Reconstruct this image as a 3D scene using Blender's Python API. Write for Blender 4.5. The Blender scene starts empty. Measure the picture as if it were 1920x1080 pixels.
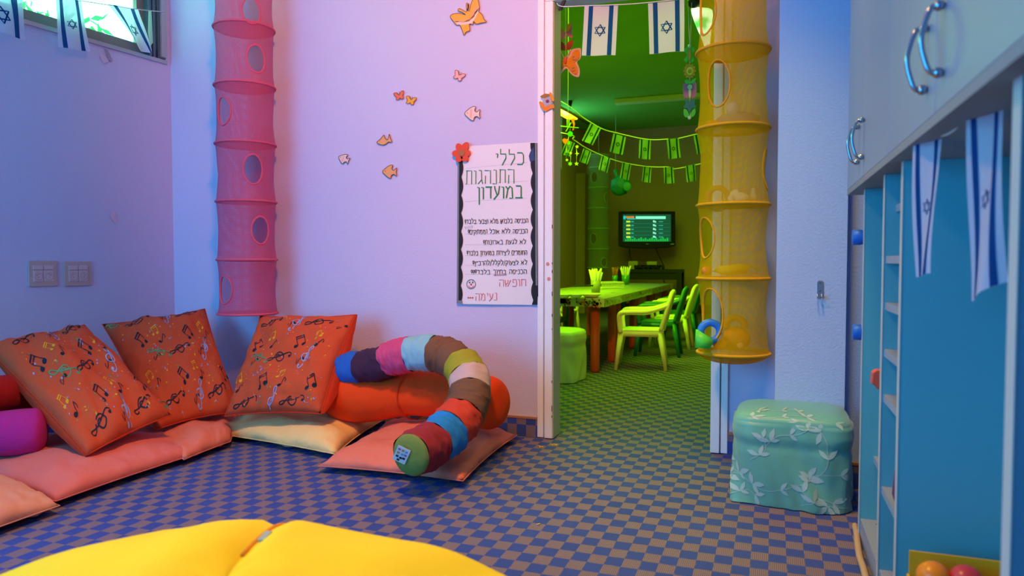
import bpy, bmesh, math, random
from mathutils import Vector, Matrix, noise
PI = math.pi
S = bpy.context.scene
COL = S.collection
random.seed(7)

# ------------------------------------------------------------------ camera
F = 1346.0; YAW = math.radians(19.95); PITCH = math.atan(50 / F); H = 0.84
cam = bpy.data.cameras.new('camera'); camo = bpy.data.objects.new('camera', cam); COL.objects.link(camo)
cam.sensor_width = 36; cam.lens = F / 1920 * 36; cam.clip_start = 0.02; cam.clip_end = 200
camo.location = (0, 0, H); camo.rotation_euler = (PI / 2 - PITCH, 0, YAW)
cam.dof.use_dof = True; cam.dof.focus_distance = 3.7; cam.dof.aperture_fstop = 3.6
S.camera = camo
S.view_settings.view_transform = 'Standard'; S.view_settings.look = 'None'
S.view_settings.gamma = 1; S.view_settings.use_curve_mapping = False; S.view_settings.exposure = 0.0

# ------------------------------------------------------------------ sky
w = bpy.data.worlds.new('sky'); S.world = w; w.use_nodes = True
bg = w.node_tree.nodes['Background']; bg.inputs[0].default_value = (0.25, 1.0, 0.68, 1); bg.inputs[1].default_value = 6.0

# ------------------------------------------------------------------ lamps
def area(name, loc, target, size, size_y, power, color):
    l = bpy.data.lights.new(name, 'AREA'); l.shape = 'RECTANGLE'; l.size = size; l.size_y = size_y
    l.energy = power; l.color = color
    o = bpy.data.objects.new(name, l); COL.objects.link(o); o.location = loc
    o.rotation_euler = (Vector(target) - Vector(loc)).to_track_quat('-Z', 'Y').to_euler()
    return o
def spot(name, loc, target, power, color, cone, blend=1.0, radius=.12):
    l = bpy.data.lights.new(name, 'SPOT'); l.energy = power; l.color = color; l.spot_size = math.radians(cone); l.spot_blend = blend; l.shadow_soft_size = radius
    o = bpy.data.objects.new(name, l); COL.objects.link(o); o.location = loc
    o.rotation_euler = (Vector(target) - Vector(loc)).to_track_quat('-Z', 'Y').to_euler(); return o
spot('pink_spotlight_on_back_wall', (-0.55, 0.9, 2.62), (-1.45, 3.24, 2.05), 300, (1.0, 0.28, 0.06), 80)
spot('foreground_fill_warm', (-1.05, 1.45, 2.66), (-1.15, 1.6, 0), 250, (1.0, 0.50, 0.10), 108)  # added lamp without a known fitting: lights the beanbag and carpet
area('room_fill_blue', (-2.7, -1.0, 1.2), (-0.5, 3, 0.9), 2.2, 1.9, 108, (0.03, 0.46, 0.94))
area('green_room_fill', (-1.5, 7.3, 2.93), (-1.5, 7.3, 0), 1.6, 4.0, 85, (0.42, 1.0, 0.005))  # added overhead fill, not a lit fitting: brightens the far room
spot('pouf_fill_warm', (-0.05, 2.0, 2.66), (-0.02, 2.68, 0.3), 95, (1.0, 0.70, 0.12), 56)  # added to warm the pouf top, nearby carpet and yellow net
area('doorway_fill_green', (-1.0, 4.7, 2.95), (-1.0, 4.9, 0), 1.2, 1.4, 52, (0.28, 1.0, 0.0))  # added fill that brightens the green floor just past the doorway
spot('table_fill_green', (-2.5, 4.8, 2.8), (-1.2, 7.0, 0.4), 300, (0.55, 1.0, 0.02), 75)  # unseen spot added to brighten the row of tables and chairs

# ------------------------------------------------------------------ pixel rays to places in the room
_cy, _sy, _cp, _sp = math.cos(YAW), math.sin(YAW), math.cos(PITCH), math.sin(PITCH)
FWD = Vector((-_sy * _cp, _cy * _cp, -_sp)); RGT = Vector((_cy, _sy, 0)); UP = RGT.cross(FWD)
CAM = Vector((0, 0, H))
def ray(px, py): return FWD + RGT * ((px - 960) / F) + UP * ((540 - py) / F)
def pt(px, py, d): return CAM + ray(px, py) * d                     # d = depth along the view axis
def on_y(px, py, Y): r = ray(px, py); return CAM + r * (Y / r.y)
def on_z(px, py, z=0.0): r = ray(px, py); return CAM + r * ((z - H) / r.z)
def on_x(px, py, X): r = ray(px, py); return CAM + r * (X / r.x)
def on_plane(px, py, p0, n): r = ray(px, py); return CAM + r * ((p0 - CAM).dot(n) / r.dot(n))

# ------------------------------------------------------------------ materials
def lin(c): return tuple(((x / 255) / 12.92 if x / 255 <= 0.04045 else ((x / 255 + 0.055) / 1.055) ** 2.4) for x in c)
MATS = {}
def mat(name, rgb, rough=0.7, metal=0.0, bump=None, vary=0.0, vscale=6.0, alpha=1.0, trans=0.0, emit=0.0, spec=0.4, sheen=0.0, coat=0.0):
    if name in MATS: return MATS[name]
    m = bpy.data.materials.new(name); m.use_nodes = True; MATS[name] = m
    nt = m.node_tree; b = nt.nodes['Principled BSDF']
    c = (*rgb, 1); b.inputs['Base Color'].default_value = c
    b.inputs['Roughness'].default_value = rough; b.inputs['Metallic'].default_value = metal
    b.inputs['Specular IOR Level'].default_value = spec; b.inputs['Coat Weight'].default_value = coat
    b.inputs['Alpha'].default_value = alpha; b.inputs['Transmission Weight'].default_value = trans
    if sheen: b.inputs['Sheen Weight'].default_value = sheen
    if emit: b.inputs['Emission Color'].default_value = c; b.inputs['Emission Strength'].default_value = emit
    tc = nt.nodes.new('ShaderNodeTexCoord')
    if vary:
        n = nt.nodes.new('ShaderNodeTexNoise'); n.inputs['Scale'].default_value = vscale; n.inputs['Detail'].default_value = 4
        r = nt.nodes.new('ShaderNodeMix'); r.data_type = 'RGBA'
        r.inputs[6].default_value = (*[x * (1 - vary) for x in rgb], 1); r.inputs[7].default_value = (*[min(1, x * (1 + vary)) for x in rgb], 1)
        nt.links.new(tc.outputs['Object'], n.inputs['Vector']); nt.links.new(n.outputs['Fac'], r.inputs[0]); nt.links.new(r.outputs[2], b.inputs['Base Color'])
    if bump:
        n = nt.nodes.new('ShaderNodeTexNoise'); n.inputs['Scale'].default_value = bump[0]; n.inputs['Detail'].default_value = 5
        bp = nt.nodes.new('ShaderNodeBump'); bp.inputs['Strength'].default_value = bump[1]; bp.inputs['Distance'].default_value = bump[2] if len(bump) > 2 else 0.01
        nt.links.new(tc.outputs['Object'], n.inputs['Vector']); nt.links.new(n.outputs['Fac'], bp.inputs['Height']); nt.links.new(bp.outputs['Normal'], b.inputs['Normal'])
    return m
def gauze(name, rgb, cover=0.6, glow=0.5, grid=0.0):
    """woven see-through cloth: diffuse and translucent yarn with open holes between"""
    if name in MATS: return MATS[name]
    m = bpy.data.materials.new(name); m.use_nodes = True; MATS[name] = m
    nt = m.node_tree; nt.nodes.clear(); N = nt.nodes.new; L = nt.links.new
    out = N('ShaderNodeOutputMaterial'); d = N('ShaderNodeBsdfDiffuse'); t = N('ShaderNodeBsdfTranslucent'); tr = N('ShaderNodeBsdfTransparent')
    d.inputs[0].default_value = (*rgb, 1); t.inputs[0].default_value = (*rgb, 1)
    a = N('ShaderNodeMixShader'); a.inputs[0].default_value = glow; L(d.outputs[0], a.inputs[1]); L(t.outputs[0], a.inputs[2])
    bq = N('ShaderNodeMixShader'); bq.inputs[0].default_value = cover
    if grid:
        uv = N('ShaderNodeUVMap'); sep = N('ShaderNodeSeparateXYZ'); L(uv.outputs[0], sep.inputs[0])
        def mth(op, x, y=None):
            q = N('ShaderNodeMath'); q.operation = op
            for k, v in enumerate((x, y)):
                if v is None: continue
                if hasattr(v, 'type') or hasattr(v, 'node'): L(v, q.inputs[k])
                else: q.inputs[k].default_value = v
            return q.outputs[0]
        s1 = mth('SINE', mth('MULTIPLY', mth('ADD', sep.outputs[0], sep.outputs[1]), grid)); s2 = mth('SINE', mth('MULTIPLY', mth('SUBTRACT', sep.outputs[0], sep.outputs[1]), grid))
        v = mth('MULTIPLY', s1, s2)
        f = mth('ADD', mth('MULTIPLY', v, 0.5), cover)
        cl = N('ShaderNodeClamp'); L(f, cl.inputs[0]); L(cl.outputs[0], bq.inputs[0])
    L(tr.outputs[0], bq.inputs[1]); L(a.outputs[0], bq.inputs[2]); L(bq.outputs[0], out.inputs[0])
    return m

# ------------------------------------------------------------------ mesh helpers
class MB:
    def __init__(s): s.v = []; s.f = []; s.m = []; s.uv = None
    def add(s, vs, fs, mi=0):
        o = len(s.v); s.v += [Vector(p) for p in vs]; s.f += [tuple(i + o for i in f) for f in fs]; s.m += [mi] * len(fs); return s
    def box(s, x0, x1, y0, y1, z0, z1, fn=None, mi=0):
        ps = [Vector((x, y, z)) for x in (x0, x1) for y in (y0, y1) for z in (z0, z1)]
        if fn: ps = [fn(p) for p in ps]
        return s.add(ps, [(0, 1, 3, 2), (4, 6, 7, 5), (0, 4, 5, 1), (2, 3, 7, 6), (0, 2, 6, 4), (1, 5, 7, 3)], mi)
    def tube(s, pts, r, n=10, mi=0, cap=True, closed=False, flat=1.0):
        pts = [Vector(p) for p in pts]; k = len(pts); rs = r if hasattr(r, '__len__') else [r] * k
        up = None; vs = []
        for i, p in enumerate(pts):
            a = pts[(i - 1) % k] if closed or i else p; b = pts[(i + 1) % k] if closed or i < k - 1 else p
            t = (b - a).normalized()
            if up is None: up = Vector((0, 0, 1)) if abs(t.z) < 0.9 else Vector((1, 0, 0))
            x = (up - t * up.dot(t)).normalized(); y = t.cross(x); up = x
            for j in range(n):
                q = 2 * PI * j / n; vs.append(p + (x * math.cos(q) * flat + y * math.sin(q)) * rs[i])
        fs = [(i * n + j, i * n + (j + 1) % n, ((i + 1) % k) * n + (j + 1) % n, ((i + 1) % k) * n + j) for i in range(k if closed else k - 1) for j in range(n)]
        if cap and not closed: fs += [tuple(range(n - 1, -1, -1)), tuple((k - 1) * n + j for j in range(n))]
        return s.add(vs, fs, mi)
    def lathe(s, c, prof, n=24, mi=0, axis='z', cap=True):
        c = Vector(c); vs = []
        for r, z in prof:
            for j in range(n):
                q = 2 * PI * j / n; a, b = r * math.cos(q), r * math.sin(q)
                vs.append(c + (Vector((a, b, z)) if axis == 'z' else Vector((z, a, b)) if axis == 'x' else Vector((a, z, b))))
        k = len(prof)
        fs = [(i * n + j, i * n + (j + 1) % n, (i + 1) * n + (j + 1) % n, (i + 1) * n + j) for i in range(k - 1) for j in range(n)]
        if cap: fs += [tuple(range(n)), tuple((k - 1) * n + j for j in range(n))]
        return s.add(vs, fs, mi)
    def grid(s, fn, nu, nv, mi=0, closed_u=False, skip=None):
        vs = [fn(i / nu if closed_u else i / nu, j / nv) for j in range(nv + 1) for i in range(nu if closed_u else nu + 1)]
        w_ = nu if closed_u else nu + 1; fs = []
        for j in range(nv):
            for i in range(nu):
                if skip and skip((i + .5) / nu, (j + .5) / nv): continue
                fs.append((j * w_ + i, j * w_ + (i + 1) % w_, (j + 1) * w_ + (i + 1) % w_, (j + 1) * w_ + i))
        return s.add(vs, fs, mi)
    def prism(s, poly, d, mi=0):
        """closed outline (list of points) given the thickness vector d"""
        n = len(poly); d = Vector(d); vs = [Vector(p) for p in poly] + [Vector(p) + d for p in poly]
        s.add(vs, [tuple(range(n)), tuple(range(2 * n - 1, n - 1, -1))] + [(i, (i + 1) % n, (i + 1) % n + n, i + n) for i in range(n)], mi); return s
    def ball(s, c, r, n=16, mi=0, fn=None):
        c = Vector(c); r = Vector(r) if hasattr(r, '__len__') else Vector((r, r, r)); vs = []; h = n // 2
        for j in range(h + 1):
            a = PI * j / h
            for i in range(n):
                q = 2 * PI * i / n; p = Vector((math.sin(a) * math.cos(q) * r.x, math.sin(a) * math.sin(q) * r.y, math.cos(a) * r.z))
                if fn: p = fn(p)
                vs.append(c + p)
        return s.add(vs, [(j * n + i, (j + 1) * n + i, (j + 1) * n + (i + 1) % n, j * n + (i + 1) % n) for j in range(h) for i in range(n)], mi)
    # ---- flat prints laid on a surface fn(u, v) -> point
    def ribbon(s, fn, pts, wd, mi=0, closed=False, step=None):
        P = [Vector((p[0], p[1])) for p in pts]
        if closed: P.append(P[0].copy())
        if step:
            Q = [P[0]]
            for a, b in zip(P, P[1:]):
                k = max(1, int((b - a).length / step + .5))
                Q += [a.lerp(b, (i + 1) / k) for i in range(k)]
            P = Q
        vs = []
        for i, p in enumerate(P):
            a = P[max(0, i - 1)]; b = P[min(len(P) - 1, i + 1)]; t = b - a
            t = t.normalized() if t.length > 1e-9 else Vector((1, 0)); nn = Vector((-t.y, t.x)) * (wd(i / (len(P) - 1)) if callable(wd) else wd) * .5
            for q in (p + nn, p - nn): vs.append(fn(q.x, q.y))
        return s.add(vs, [(2 * i, 2 * i + 1, 2 * i + 3, 2 * i + 2) for i in range(len(P) - 1)], mi)
    def blob(s, fn, c, rx, ry, rot=0, n=10, mi=0):
        vs = [fn(*c)]
        for i in range(n):
            q = 2 * PI * i / n; x, y = rx * math.cos(q), ry * math.sin(q)
            vs.append(fn(c[0] + x * math.cos(rot) - y * math.sin(rot), c[1] + x * math.sin(rot) + y * math.cos(rot)))
        return s.add(vs, [(0, 1 + i, 1 + (i + 1) % n) for i in range(n)], mi)

WLOC = {}
def wl(o): return WLOC[o.name] if o is not None else Vector((0, 0, 0))
def mk(name, mb, mats, parent=None, smooth=True, bevel=0, kind=None, label=None, weld=False, segs=2):
    """link a builder as ONE mesh object; vertices are in room coordinates"""
    if not isinstance(mats, (list, tuple)): mats = [mats]
    lo = Vector([min(v[k] for v in mb.v) for k in range(3)]); hi = Vector([max(v[k] for v in mb.v) for k in range(3)])
    org = Vector(((lo.x + hi.x) / 2, (lo.y + hi.y) / 2, lo.z))
    me = bpy.data.meshes.new(name); me.from_pydata([tuple(v - org) for v in mb.v], [], mb.f)
    for m in mats: me.materials.append(m)
    for p, i in zip(me.polygons, mb.m): p.material_index = i; p.use_smooth = smooth
    if mb.uv:
        l = me.uv_layers.new(name='UVMap')
        for lp in me.loops: l.data[lp.index].uv = mb.uv[lp.vertex_index]
    bm = bmesh.new(); bm.from_mesh(me)
    if weld: bmesh.ops.remove_doubles(bm, verts=bm.verts, dist=1e-5)
    bmesh.ops.recalc_face_normals(bm, faces=bm.faces); bm.to_mesh(me); bm.free()
    me.update()
    o = bpy.data.objects.new(name, me); COL.objects.link(o)
    if parent is not None: o.parent = parent; o.location = org - wl(parent)
    else: o.location = org
    WLOC[o.name] = org
    if bevel:
        b = o.modifiers.new('bevel', 'BEVEL'); b.width = bevel; b.segments = segs; b.limit_method = 'ANGLE'
    if smooth and bevel:
        pass
    if kind: o['kind'] = kind
    if label: o['label'] = label
    return o
def flatmk(*a, **k): k['smooth'] = False; return mk(*a, **k)
def tag(o, label, cat, group=None):
    o['label'] = label; o['category'] = cat
    if group: o['group'] = group
    return o
def thing(name, label, cat, loc, group=None):
    o = bpy.data.objects.new(name, None); o.empty_display_size = .05; COL.objects.link(o); o.location = loc; WLOC[o.name] = Vector(loc)
    return tag(o, label, cat, group)
def struct(name, mb, m, parent=None, **k):
    k.setdefault('smooth', False)
    return mk(name, mb, m, parent, kind='structure' if parent is None else None, **k)
def clone(root, loc, rotz, label):
    r = root.copy(); COL.objects.link(r); r.location = loc; r.rotation_euler = (0, 0, rotz); r['label'] = label
    for ch in root.children:
        c = ch.copy(); COL.objects.link(c); c.parent = r
        for g in ch.children:
            d = g.copy(); COL.objects.link(d); d.parent = c
    return r
def smoothcurve(P, n=8, closed=False):
    P = [Vector(p) for p in P]; k = len(P); out = []
    for i in range(k if closed else k - 1):
        g = (lambda j: P[j % k]) if closed else (lambda j: P[max(0, min(k - 1, j))])
        a, b, c, d = g(i - 1), g(i), g(i + 1), g(i + 2)
        for t in range(n):
            t /= n; out.append(.5 * ((2 * b) + (c - a) * t + (2 * a - 5 * b + 4 * c - d) * t * t + (3 * b - a - 3 * c + d) * t ** 3))
    if not closed: out.append(P[-1])
    return out

# ------------------------------------------------------------------ common materials
PLASTER = mat('lavender_plaster', (0.64, 0.60, 0.84), 0.85, bump=(150, 0.35, 0.004), vary=0.03, vscale=3)
PLASTER2 = mat('white_plaster', (0.50, 0.56, 0.82), 0.85, bump=(110, 0.5, 0.004))
TRIM = mat('white_gloss_paint', (0.92, 0.90, 0.92), 0.45, bump=(30, .1, .002), vary=.04, vscale=20)
BLACKP = mat('black_ink', (0.012, 0.012, 0.02), 0.6)
WHITEPL = mat('white_plastic', (0.8, 0.8, 0.8), 0.35)

# ================================================================== THE SETTING
YB = 3.24                                   # face of the back wall
XJL = on_y(1036, 825, YB).x; XJR = on_y(1334, 825, YB).x
XOL = on_y(1009, 825, YB).x; XOR = on_y(1364, 825, YB).x
ZH = on_y(1040, 4, YB).z                    # door head
CEIL = 2.72
CX = on_y(326, 490, YB).x
LD = Vector((-math.sin(math.radians(5.4)), -math.cos(math.radians(5.4)), 0)); LN = Vector((LD.y, -LD.x, 0))   # left wall: along it, and outwards
LC = Vector((CX, YB, 0))
def LW(p): return LC + LD * p.x + LN * p.y + Vector((0, 0, p.z))     # (along, outwards, up)
if LN.x > 0: LN = -LN
def on_left(px, py, off=0.0): return on_plane(px, py, LC - LN * off, LN)
def sLW(p): return (p - LC).dot(LD)

# carpet
def carpet(name, axis='floor'):
    m = bpy.data.materials.new(name); m.use_nodes = True; nt = m.node_tree; b = nt.nodes['Principled BSDF']; N = nt.nodes.new; L = nt.links.new
    tc = N('ShaderNodeTexCoord'); sep = N('ShaderNodeSeparateXYZ'); geo = N('ShaderNodeNewGeometry'); L(geo.outputs['Position'], sep.inputs[0])
    def M(op, x, y=None):
        q = N('ShaderNodeMath'); q.operation = op
        for k, v in enumerate((x, y)):
            if v is None: continue
            if isinstance(v, (int, float)): q.inputs[k].default_value = v
            else: L(v, q.inputs[k])
        return q.outputs[0]
    nz = N('ShaderNodeTexNoise'); nz.inputs['Scale'].default_value = 40; L(geo.outputs['Position'], nz.inputs['Vector'])
    wob = M('MULTIPLY', M('SUBTRACT', nz.outputs['Fac'], 0.5), 0.006)
    X = M('ADD', sep.outputs[0], wob); Y = M('ADD', sep.outputs[1 if axis == 'floor' else 2], wob)
    cx, cy = CELL
    par = M('FLOORED_MODULO', M('ADD', M('FLOOR', M('DIVIDE', X, cx)), M('FLOOR', M('DIVIDE', Y, cy))), 2.0)
    rib = M('SINE', M('MULTIPLY', sep.outputs[0], 2 * PI / (cx / 9)))
    rib = M('MULTIPLY', M('ADD', rib, 1.0), 0.5)
    tan = N('ShaderNodeMix'); tan.data_type = 'RGBA'; tan.inputs[6].default_value = (0.12, 0.10, 0.15, 1); tan.inputs[7].default_value = (0.29, 0.20, 0.25, 1); L(rib, tan.inputs[0])
    n2 = N('ShaderNodeTexNoise'); n2.inputs['Scale'].default_value = 3; n2.inputs['Detail'].default_value = 6; L(geo.outputs['Position'], n2.inputs['Vector'])
    blu = N('ShaderNodeMix'); blu.data_type = 'RGBA'; blu.inputs[6].default_value = (0.035, 0.06, 0.27, 1); blu.inputs[7].default_value = (0.055, 0.095, 0.40, 1); L(n2.outputs['Fac'], blu.inputs[0])
    mx = N('ShaderNodeMix'); mx.data_type = 'RGBA'; L(par, mx.inputs[0]); L(blu.outputs[2], mx.inputs[6]); L(tan.outputs[2], mx.inputs[7])
    L(mx.outputs[2], b.inputs['Base Color']); b.inputs['Roughness'].default_value = 0.95; b.inputs['Specular IOR Level'].default_value = 0.15
    n3 = N('ShaderNodeTexNoise'); n3.inputs['Scale'].default_value = 260; L(geo.outputs['Position'], n3.inputs['Vector'])
    bp = N('ShaderNodeBump'); bp.inputs['Strength'].default_value = 0.5; bp.inputs['Distance'].default_value = 0.004; L(n3.outputs['Fac'], bp.inputs['Height']); L(bp.outputs['Normal'], b.inputs['Normal'])
    return m
CELL = (0.0478, 0.0585)
CARPET = carpet('checked_carpet'); CARPETW = carpet('checked_carpet_skirting', 'wall')
struct('floor', MB().box(-4.2, 1.4, -1.6, 12.0, -0.05, 0), CARPET)
struct('ceiling', MB().box(-4.2, 1.4, -1.7, YB + .06, CEIL, CEIL + .1), mat('white_ceiling', (0.55, 0.55, 0.65), .9))
GREENCEIL = mat('green_room_ceiling_paint', (0.22, 0.58, 0.12), .9, bump=(25, .3, .004), vary=.15, vscale=1.5)
OLIVE = mat('green_room_wall_paint', (0.55, 0.30, 0.22), .9, bump=(40, .2, .003), vary=.06, vscale=3)
# back wall, in pieces round the doorway
bw = MB().box(CX - .15, XJL, YB, YB + .09, 0, CEIL).box(XJR, .06, YB, YB + .09, 0, CEIL).box(XJL, XJR, YB, YB + .09, ZH, CEIL)
struct('wall_back', bw, PLASTER)
# left wall with the high window
WB = on_left(317, 123).z; WS0 = max(0.03, sLW(on_left(318, 100))); WS1 = 2.9; WT = 2.5
lw_ = MB().box(-.1, 5.2, 0, .16, 0, WB, LW).box(-.1, 5.2, 0, .16, WT, CEIL, LW).box(-.1, WS0, 0, .16, WB, WT, LW).box(WS1, 5.2, 0, .16, WB, WT, LW)
struct('wall_left', lw_, PLASTER)
ALU = mat('brown_aluminium', (0.26, 0.20, 0.19), .45, .3); ALUL = mat('light_aluminium', (0.5, 0.48, 0.5), .4, .4)
win = struct('window_1', MB().box(WS0, WS1, -.012, .11, WB, WB + .02, LW).box(WS0, WS0 + .035, -.012, .11, WB + .035, WT, LW).box(WS1 - .035, WS1, -.012, .11, WB + .035, WT, LW).box(WS0, WS1, -.012, .11, WT - .035, WT, LW), ALUL)
fr = MB().box(WS0 + .05, WS1, .04, .07, WB + .021, WB + .085, LW).box(WS0 + .11, WS0 + .15, .04, .07, WB + .085, WT, LW).box(WS0 + 1.3, WS0 + 1.37, .04, .07, WB + .085, WT, LW)
mk('window_sash', fr, ALU, win, smooth=False)
mk('sash_track', MB().box(WS0 + .036, WS0 + .05, .0, .1, WB + .021, WT - .036, LW).box(WS0 + .065, WS0 + .08, .0, .1, WB + .021, WT - .036, LW).box(WS0 + .09, WS0 + .102, .0, .1, WB + .021, WT - .036, LW), mat('steel_blue_track', (0.12, 0.16, 0.22), .4, .5), win, smooth=False)
GL = mat('window_glass', (0.9, 1, 0.95), .02, trans=1.0, alpha=1); GL.node_tree.nodes['Principled BSDF'].inputs['IOR'].default_value = 1.02
mk('pane', MB().box(WS0 + .15, WS0 + 1.3, .052, .056, WB + .085, WT - .036, LW).box(WS0 + 1.37, WS1 - .036, .052, .056, WB + .085, WT - .036, LW), GL, win, smooth=False)
# right side: shallow pillar, wall behind the cupboards, rear wall
PY = 2.84; PX0 = on_y(1456, 490, PY).x; PX1 = on_y(1588, 490, PY).x
struct('wall_pillar', MB().box(PX0, PX1, PY, YB, 0, CEIL), PLASTER2)
struct('wall_right', MB().box(PX1, 1.0, PY + .07, YB, 0, CEIL).box(.66, .8, -1.6, PY + .07, 0, CEIL), PLASTER2)
struct('wall_rear', MB().box(-4.2, 1.0, -1.7, -1.6, 0, CEIL), PLASTER2)
# skirting strips cut from the carpet, with a tan bound edge
BIND = mat('tan_binding', (0.42, 0.20, 0.10), .9, bump=(200, .5, .003)); DARKC = CARPETW
def skirting(name, x0, x1, y):
    o = struct(name, MB().box(x0, x1, y - .012, y, 0, .088), DARKC); mk('binding', MB().box(x0, x1, y - .014, y, .088, .097), BIND, o, smooth=False)
skirting('baseboard_back', CX, XOL, YB); skirting('baseboard_doorway_side', XOR, PX0, YB)
skirting('baseboard_pillar', PX0, PX1, PY); skirting('baseboard_right', PX1, .66, PY + .07)
o = struct('baseboard_left', MB().box(0, 4.5, -.012, 0, 0, .088, LW), DARKC); mk('binding', MB().box(0, 4.5, -.014, 0, .088, .097, LW), BIND, o, smooth=False)
# door frame
XM = on_y(1021.5, 825, YB).x; XMR = on_y(1351, 825, YB).x
fr = struct('trim_1', MB().box(XM + .004, XJL + .004, YB - .022, YB + .095, 0.004, ZH), TRIM, bevel=.003)
mk('architrave', MB().box(XOL, XM - .004, YB - .014, YB, 0.004, ZH + .08), TRIM, fr, smooth=False, bevel=.002)
mk('jamb_face', MB().box(XJL + .004, XJL + .007, YB - .012, YB + .10, 0.004, ZH), mat('jamb_paint', (.5, .52, .42), .6), fr, smooth=False)
cr = MB()
for z in [random.uniform(.05, 1.5) for _ in range(11)]:
    h_ = random.uniform(.004, .02); cr.box(XJL + .0015, XJL + .0045, YB - .0235, YB - .021, z, z + h_)
mk('chipped_paint', cr, mat('bare_brown_wood', (.10, .06, .07), .9), fr, smooth=False, kind='stuff')
fr = struct('trim_2', MB().box(XJR - .004, XMR - .004, YB - .022, YB + .095, 0.004, ZH), TRIM, bevel=.003)
mk('architrave', MB().box(XMR + .001, XOR, YB - .014, YB, 0.004, ZH + .08), TRIM, fr, smooth=False, bevel=.002)
struct('trim_3', MB().box(XJL - .03, XJR + .03, YB - .022, YB + .095, ZH + .001, ZH + .035).box(XOL, XOR, YB - .014, YB, ZH + .04, ZH + .10), TRIM)
# the room beyond
GX = -2.99; GY = 11.9; GZ = 3.02; gy0, gy1 = 9.7, on_x(1053.5, 300, GX).y; gz = on_x(1050, 316, GX).z
struct('wall_green_far', MB().box(GX - .1, 1.4, GY, GY + .1, 0, GZ), OLIVE)
struct('wall_green_left', MB().box(GX - .12, GX, YB + .09, gy0, 0, GZ).box(GX - .12, GX, gy1, GY, 0, GZ).box(GX - .12, GX, gy0, gy1, 0, gz), OLIVE)
struct('wall_green_right', MB().box(1.2, 1.3, YB + .09, GY, 0, GZ), OLIVE)
struct('ceiling_green', MB().box(-4.2, 1.4, YB + .09, GY + .1, GZ, GZ + .1), GREENCEIL)
struct('wall_green_front', MB().box(GX - .1, XJL - .05, YB + .091, YB + .15, 0, GZ).box(XJR + .05, 1.3, YB + .091, YB + .15, 0, GZ).box(XJL - .05, XJR + .05, YB + .091, YB + .15, ZH + .05, GZ), OLIVE)
w2 = struct('window_2', MB().box(GX - .08, GX - .04, gy0, gy0 + .04, gz, GZ).box(GX - .08, GX - .04, gy1 - .05, gy1, gz, GZ).box(GX - .08, GX - .04, gy0, gy1, gz, gz + .04), mat('green_grey_frame', (.3, .35, .3), .5))
mk('pane', MB().box(GX - .065, GX - .06, gy0 + .04, gy1 - .05, gz + .04, GZ), GL, w2, smooth=False)
struct('baseboard_green', MB().box(GX, 1.2, GY - .015, GY, 0, .14), mat('dark_brown_skirting', (.05, .02, .015), .7))
struct('trim_4', MB().box(on_y(1160, 188, 9.9).x, on_y(1340, 188, 9.9).x, 9.6, 9.75, GZ - .06, GZ - .005), mat('batten_white', (.75, .9, .6), .6))

# ================================================================== CUSHIONS
def cloth(name, rgb, vary=.08, fine=.35, rough=.9):
    return mat(name, rgb, rough, bump=(9, .6, .02), vary=vary, vscale=4, spec=.2, sheen=.02)
def pillow(c, T, k=.06, zmin=None, seed=0, wr=.006, low=1.0, flat=2.6):
    """c = bottom-left, bottom-right, top-right, top-left corners seen from the front; returns fn(u, v, side, lift)"""
    c = [Vector(p) for p in c]; n = (c[1] - c[0]).cross(c[3] - c[0]).normalized()
    if n.dot(CAM - c[0]) < 0: n = -n
    def f(u, v, s=1, lift=0.0):
        uu = u * (1 - k * (1 - v * v)); vv = v * (1 - k * (1 - u * u)); a = (uu + 1) / 2; b = (vv + 1) / 2
        P = c[0] * (1 - a) * (1 - b) + c[1] * a * (1 - b) + c[2] * a * b + c[3] * (1 - a) * b
        e = max(0, (1 - abs(u) ** flat)) * max(0, (1 - abs(v) ** flat)); h = T * e ** .5 * (1 if s > 0 else low)
        edge = 1 - e
        q = Vector((u * 2.2 + seed, v * 2.2, s * 3.1 + seed))
        w1 = noise.noise(q) * wr * 2.2; w2 = noise.noise(Vector((u * 7 + seed, v * 7, seed))) * wr * (.5 + 1.4 * edge) * (1 - .9 * max(abs(u), abs(v)) ** 8)
        P = P + n * (s * (h + (w1 + w2) * min(1, e * 6)) + lift)
        if zmin is not None and P.z < zmin: P.z = zmin + (0 if s < 0 else .004)
        return P
    return f
def pillow_mesh(f, N=30):
    mb = MB(); mb.grid(lambda a, b: f(2 * a - 1, 2 * b - 1, 1), N, N); mb.grid(lambda a, b: f(2 * a - 1, 2 * b - 1, -1), N, N); return mb
def seam(f, r=.004, N=28):
    P = [f(-1 + 2 * i / N, -1) for i in range(N)] + [f(1, -1 + 2 * i / N) for i in range(N)] + [f(1 - 2 * i / N, 1) for i in range(N)] + [f(-1, 1 - 2 * i / N) for i in range(N)]
    return MB().tube(P, r, 6, closed=True)

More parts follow.
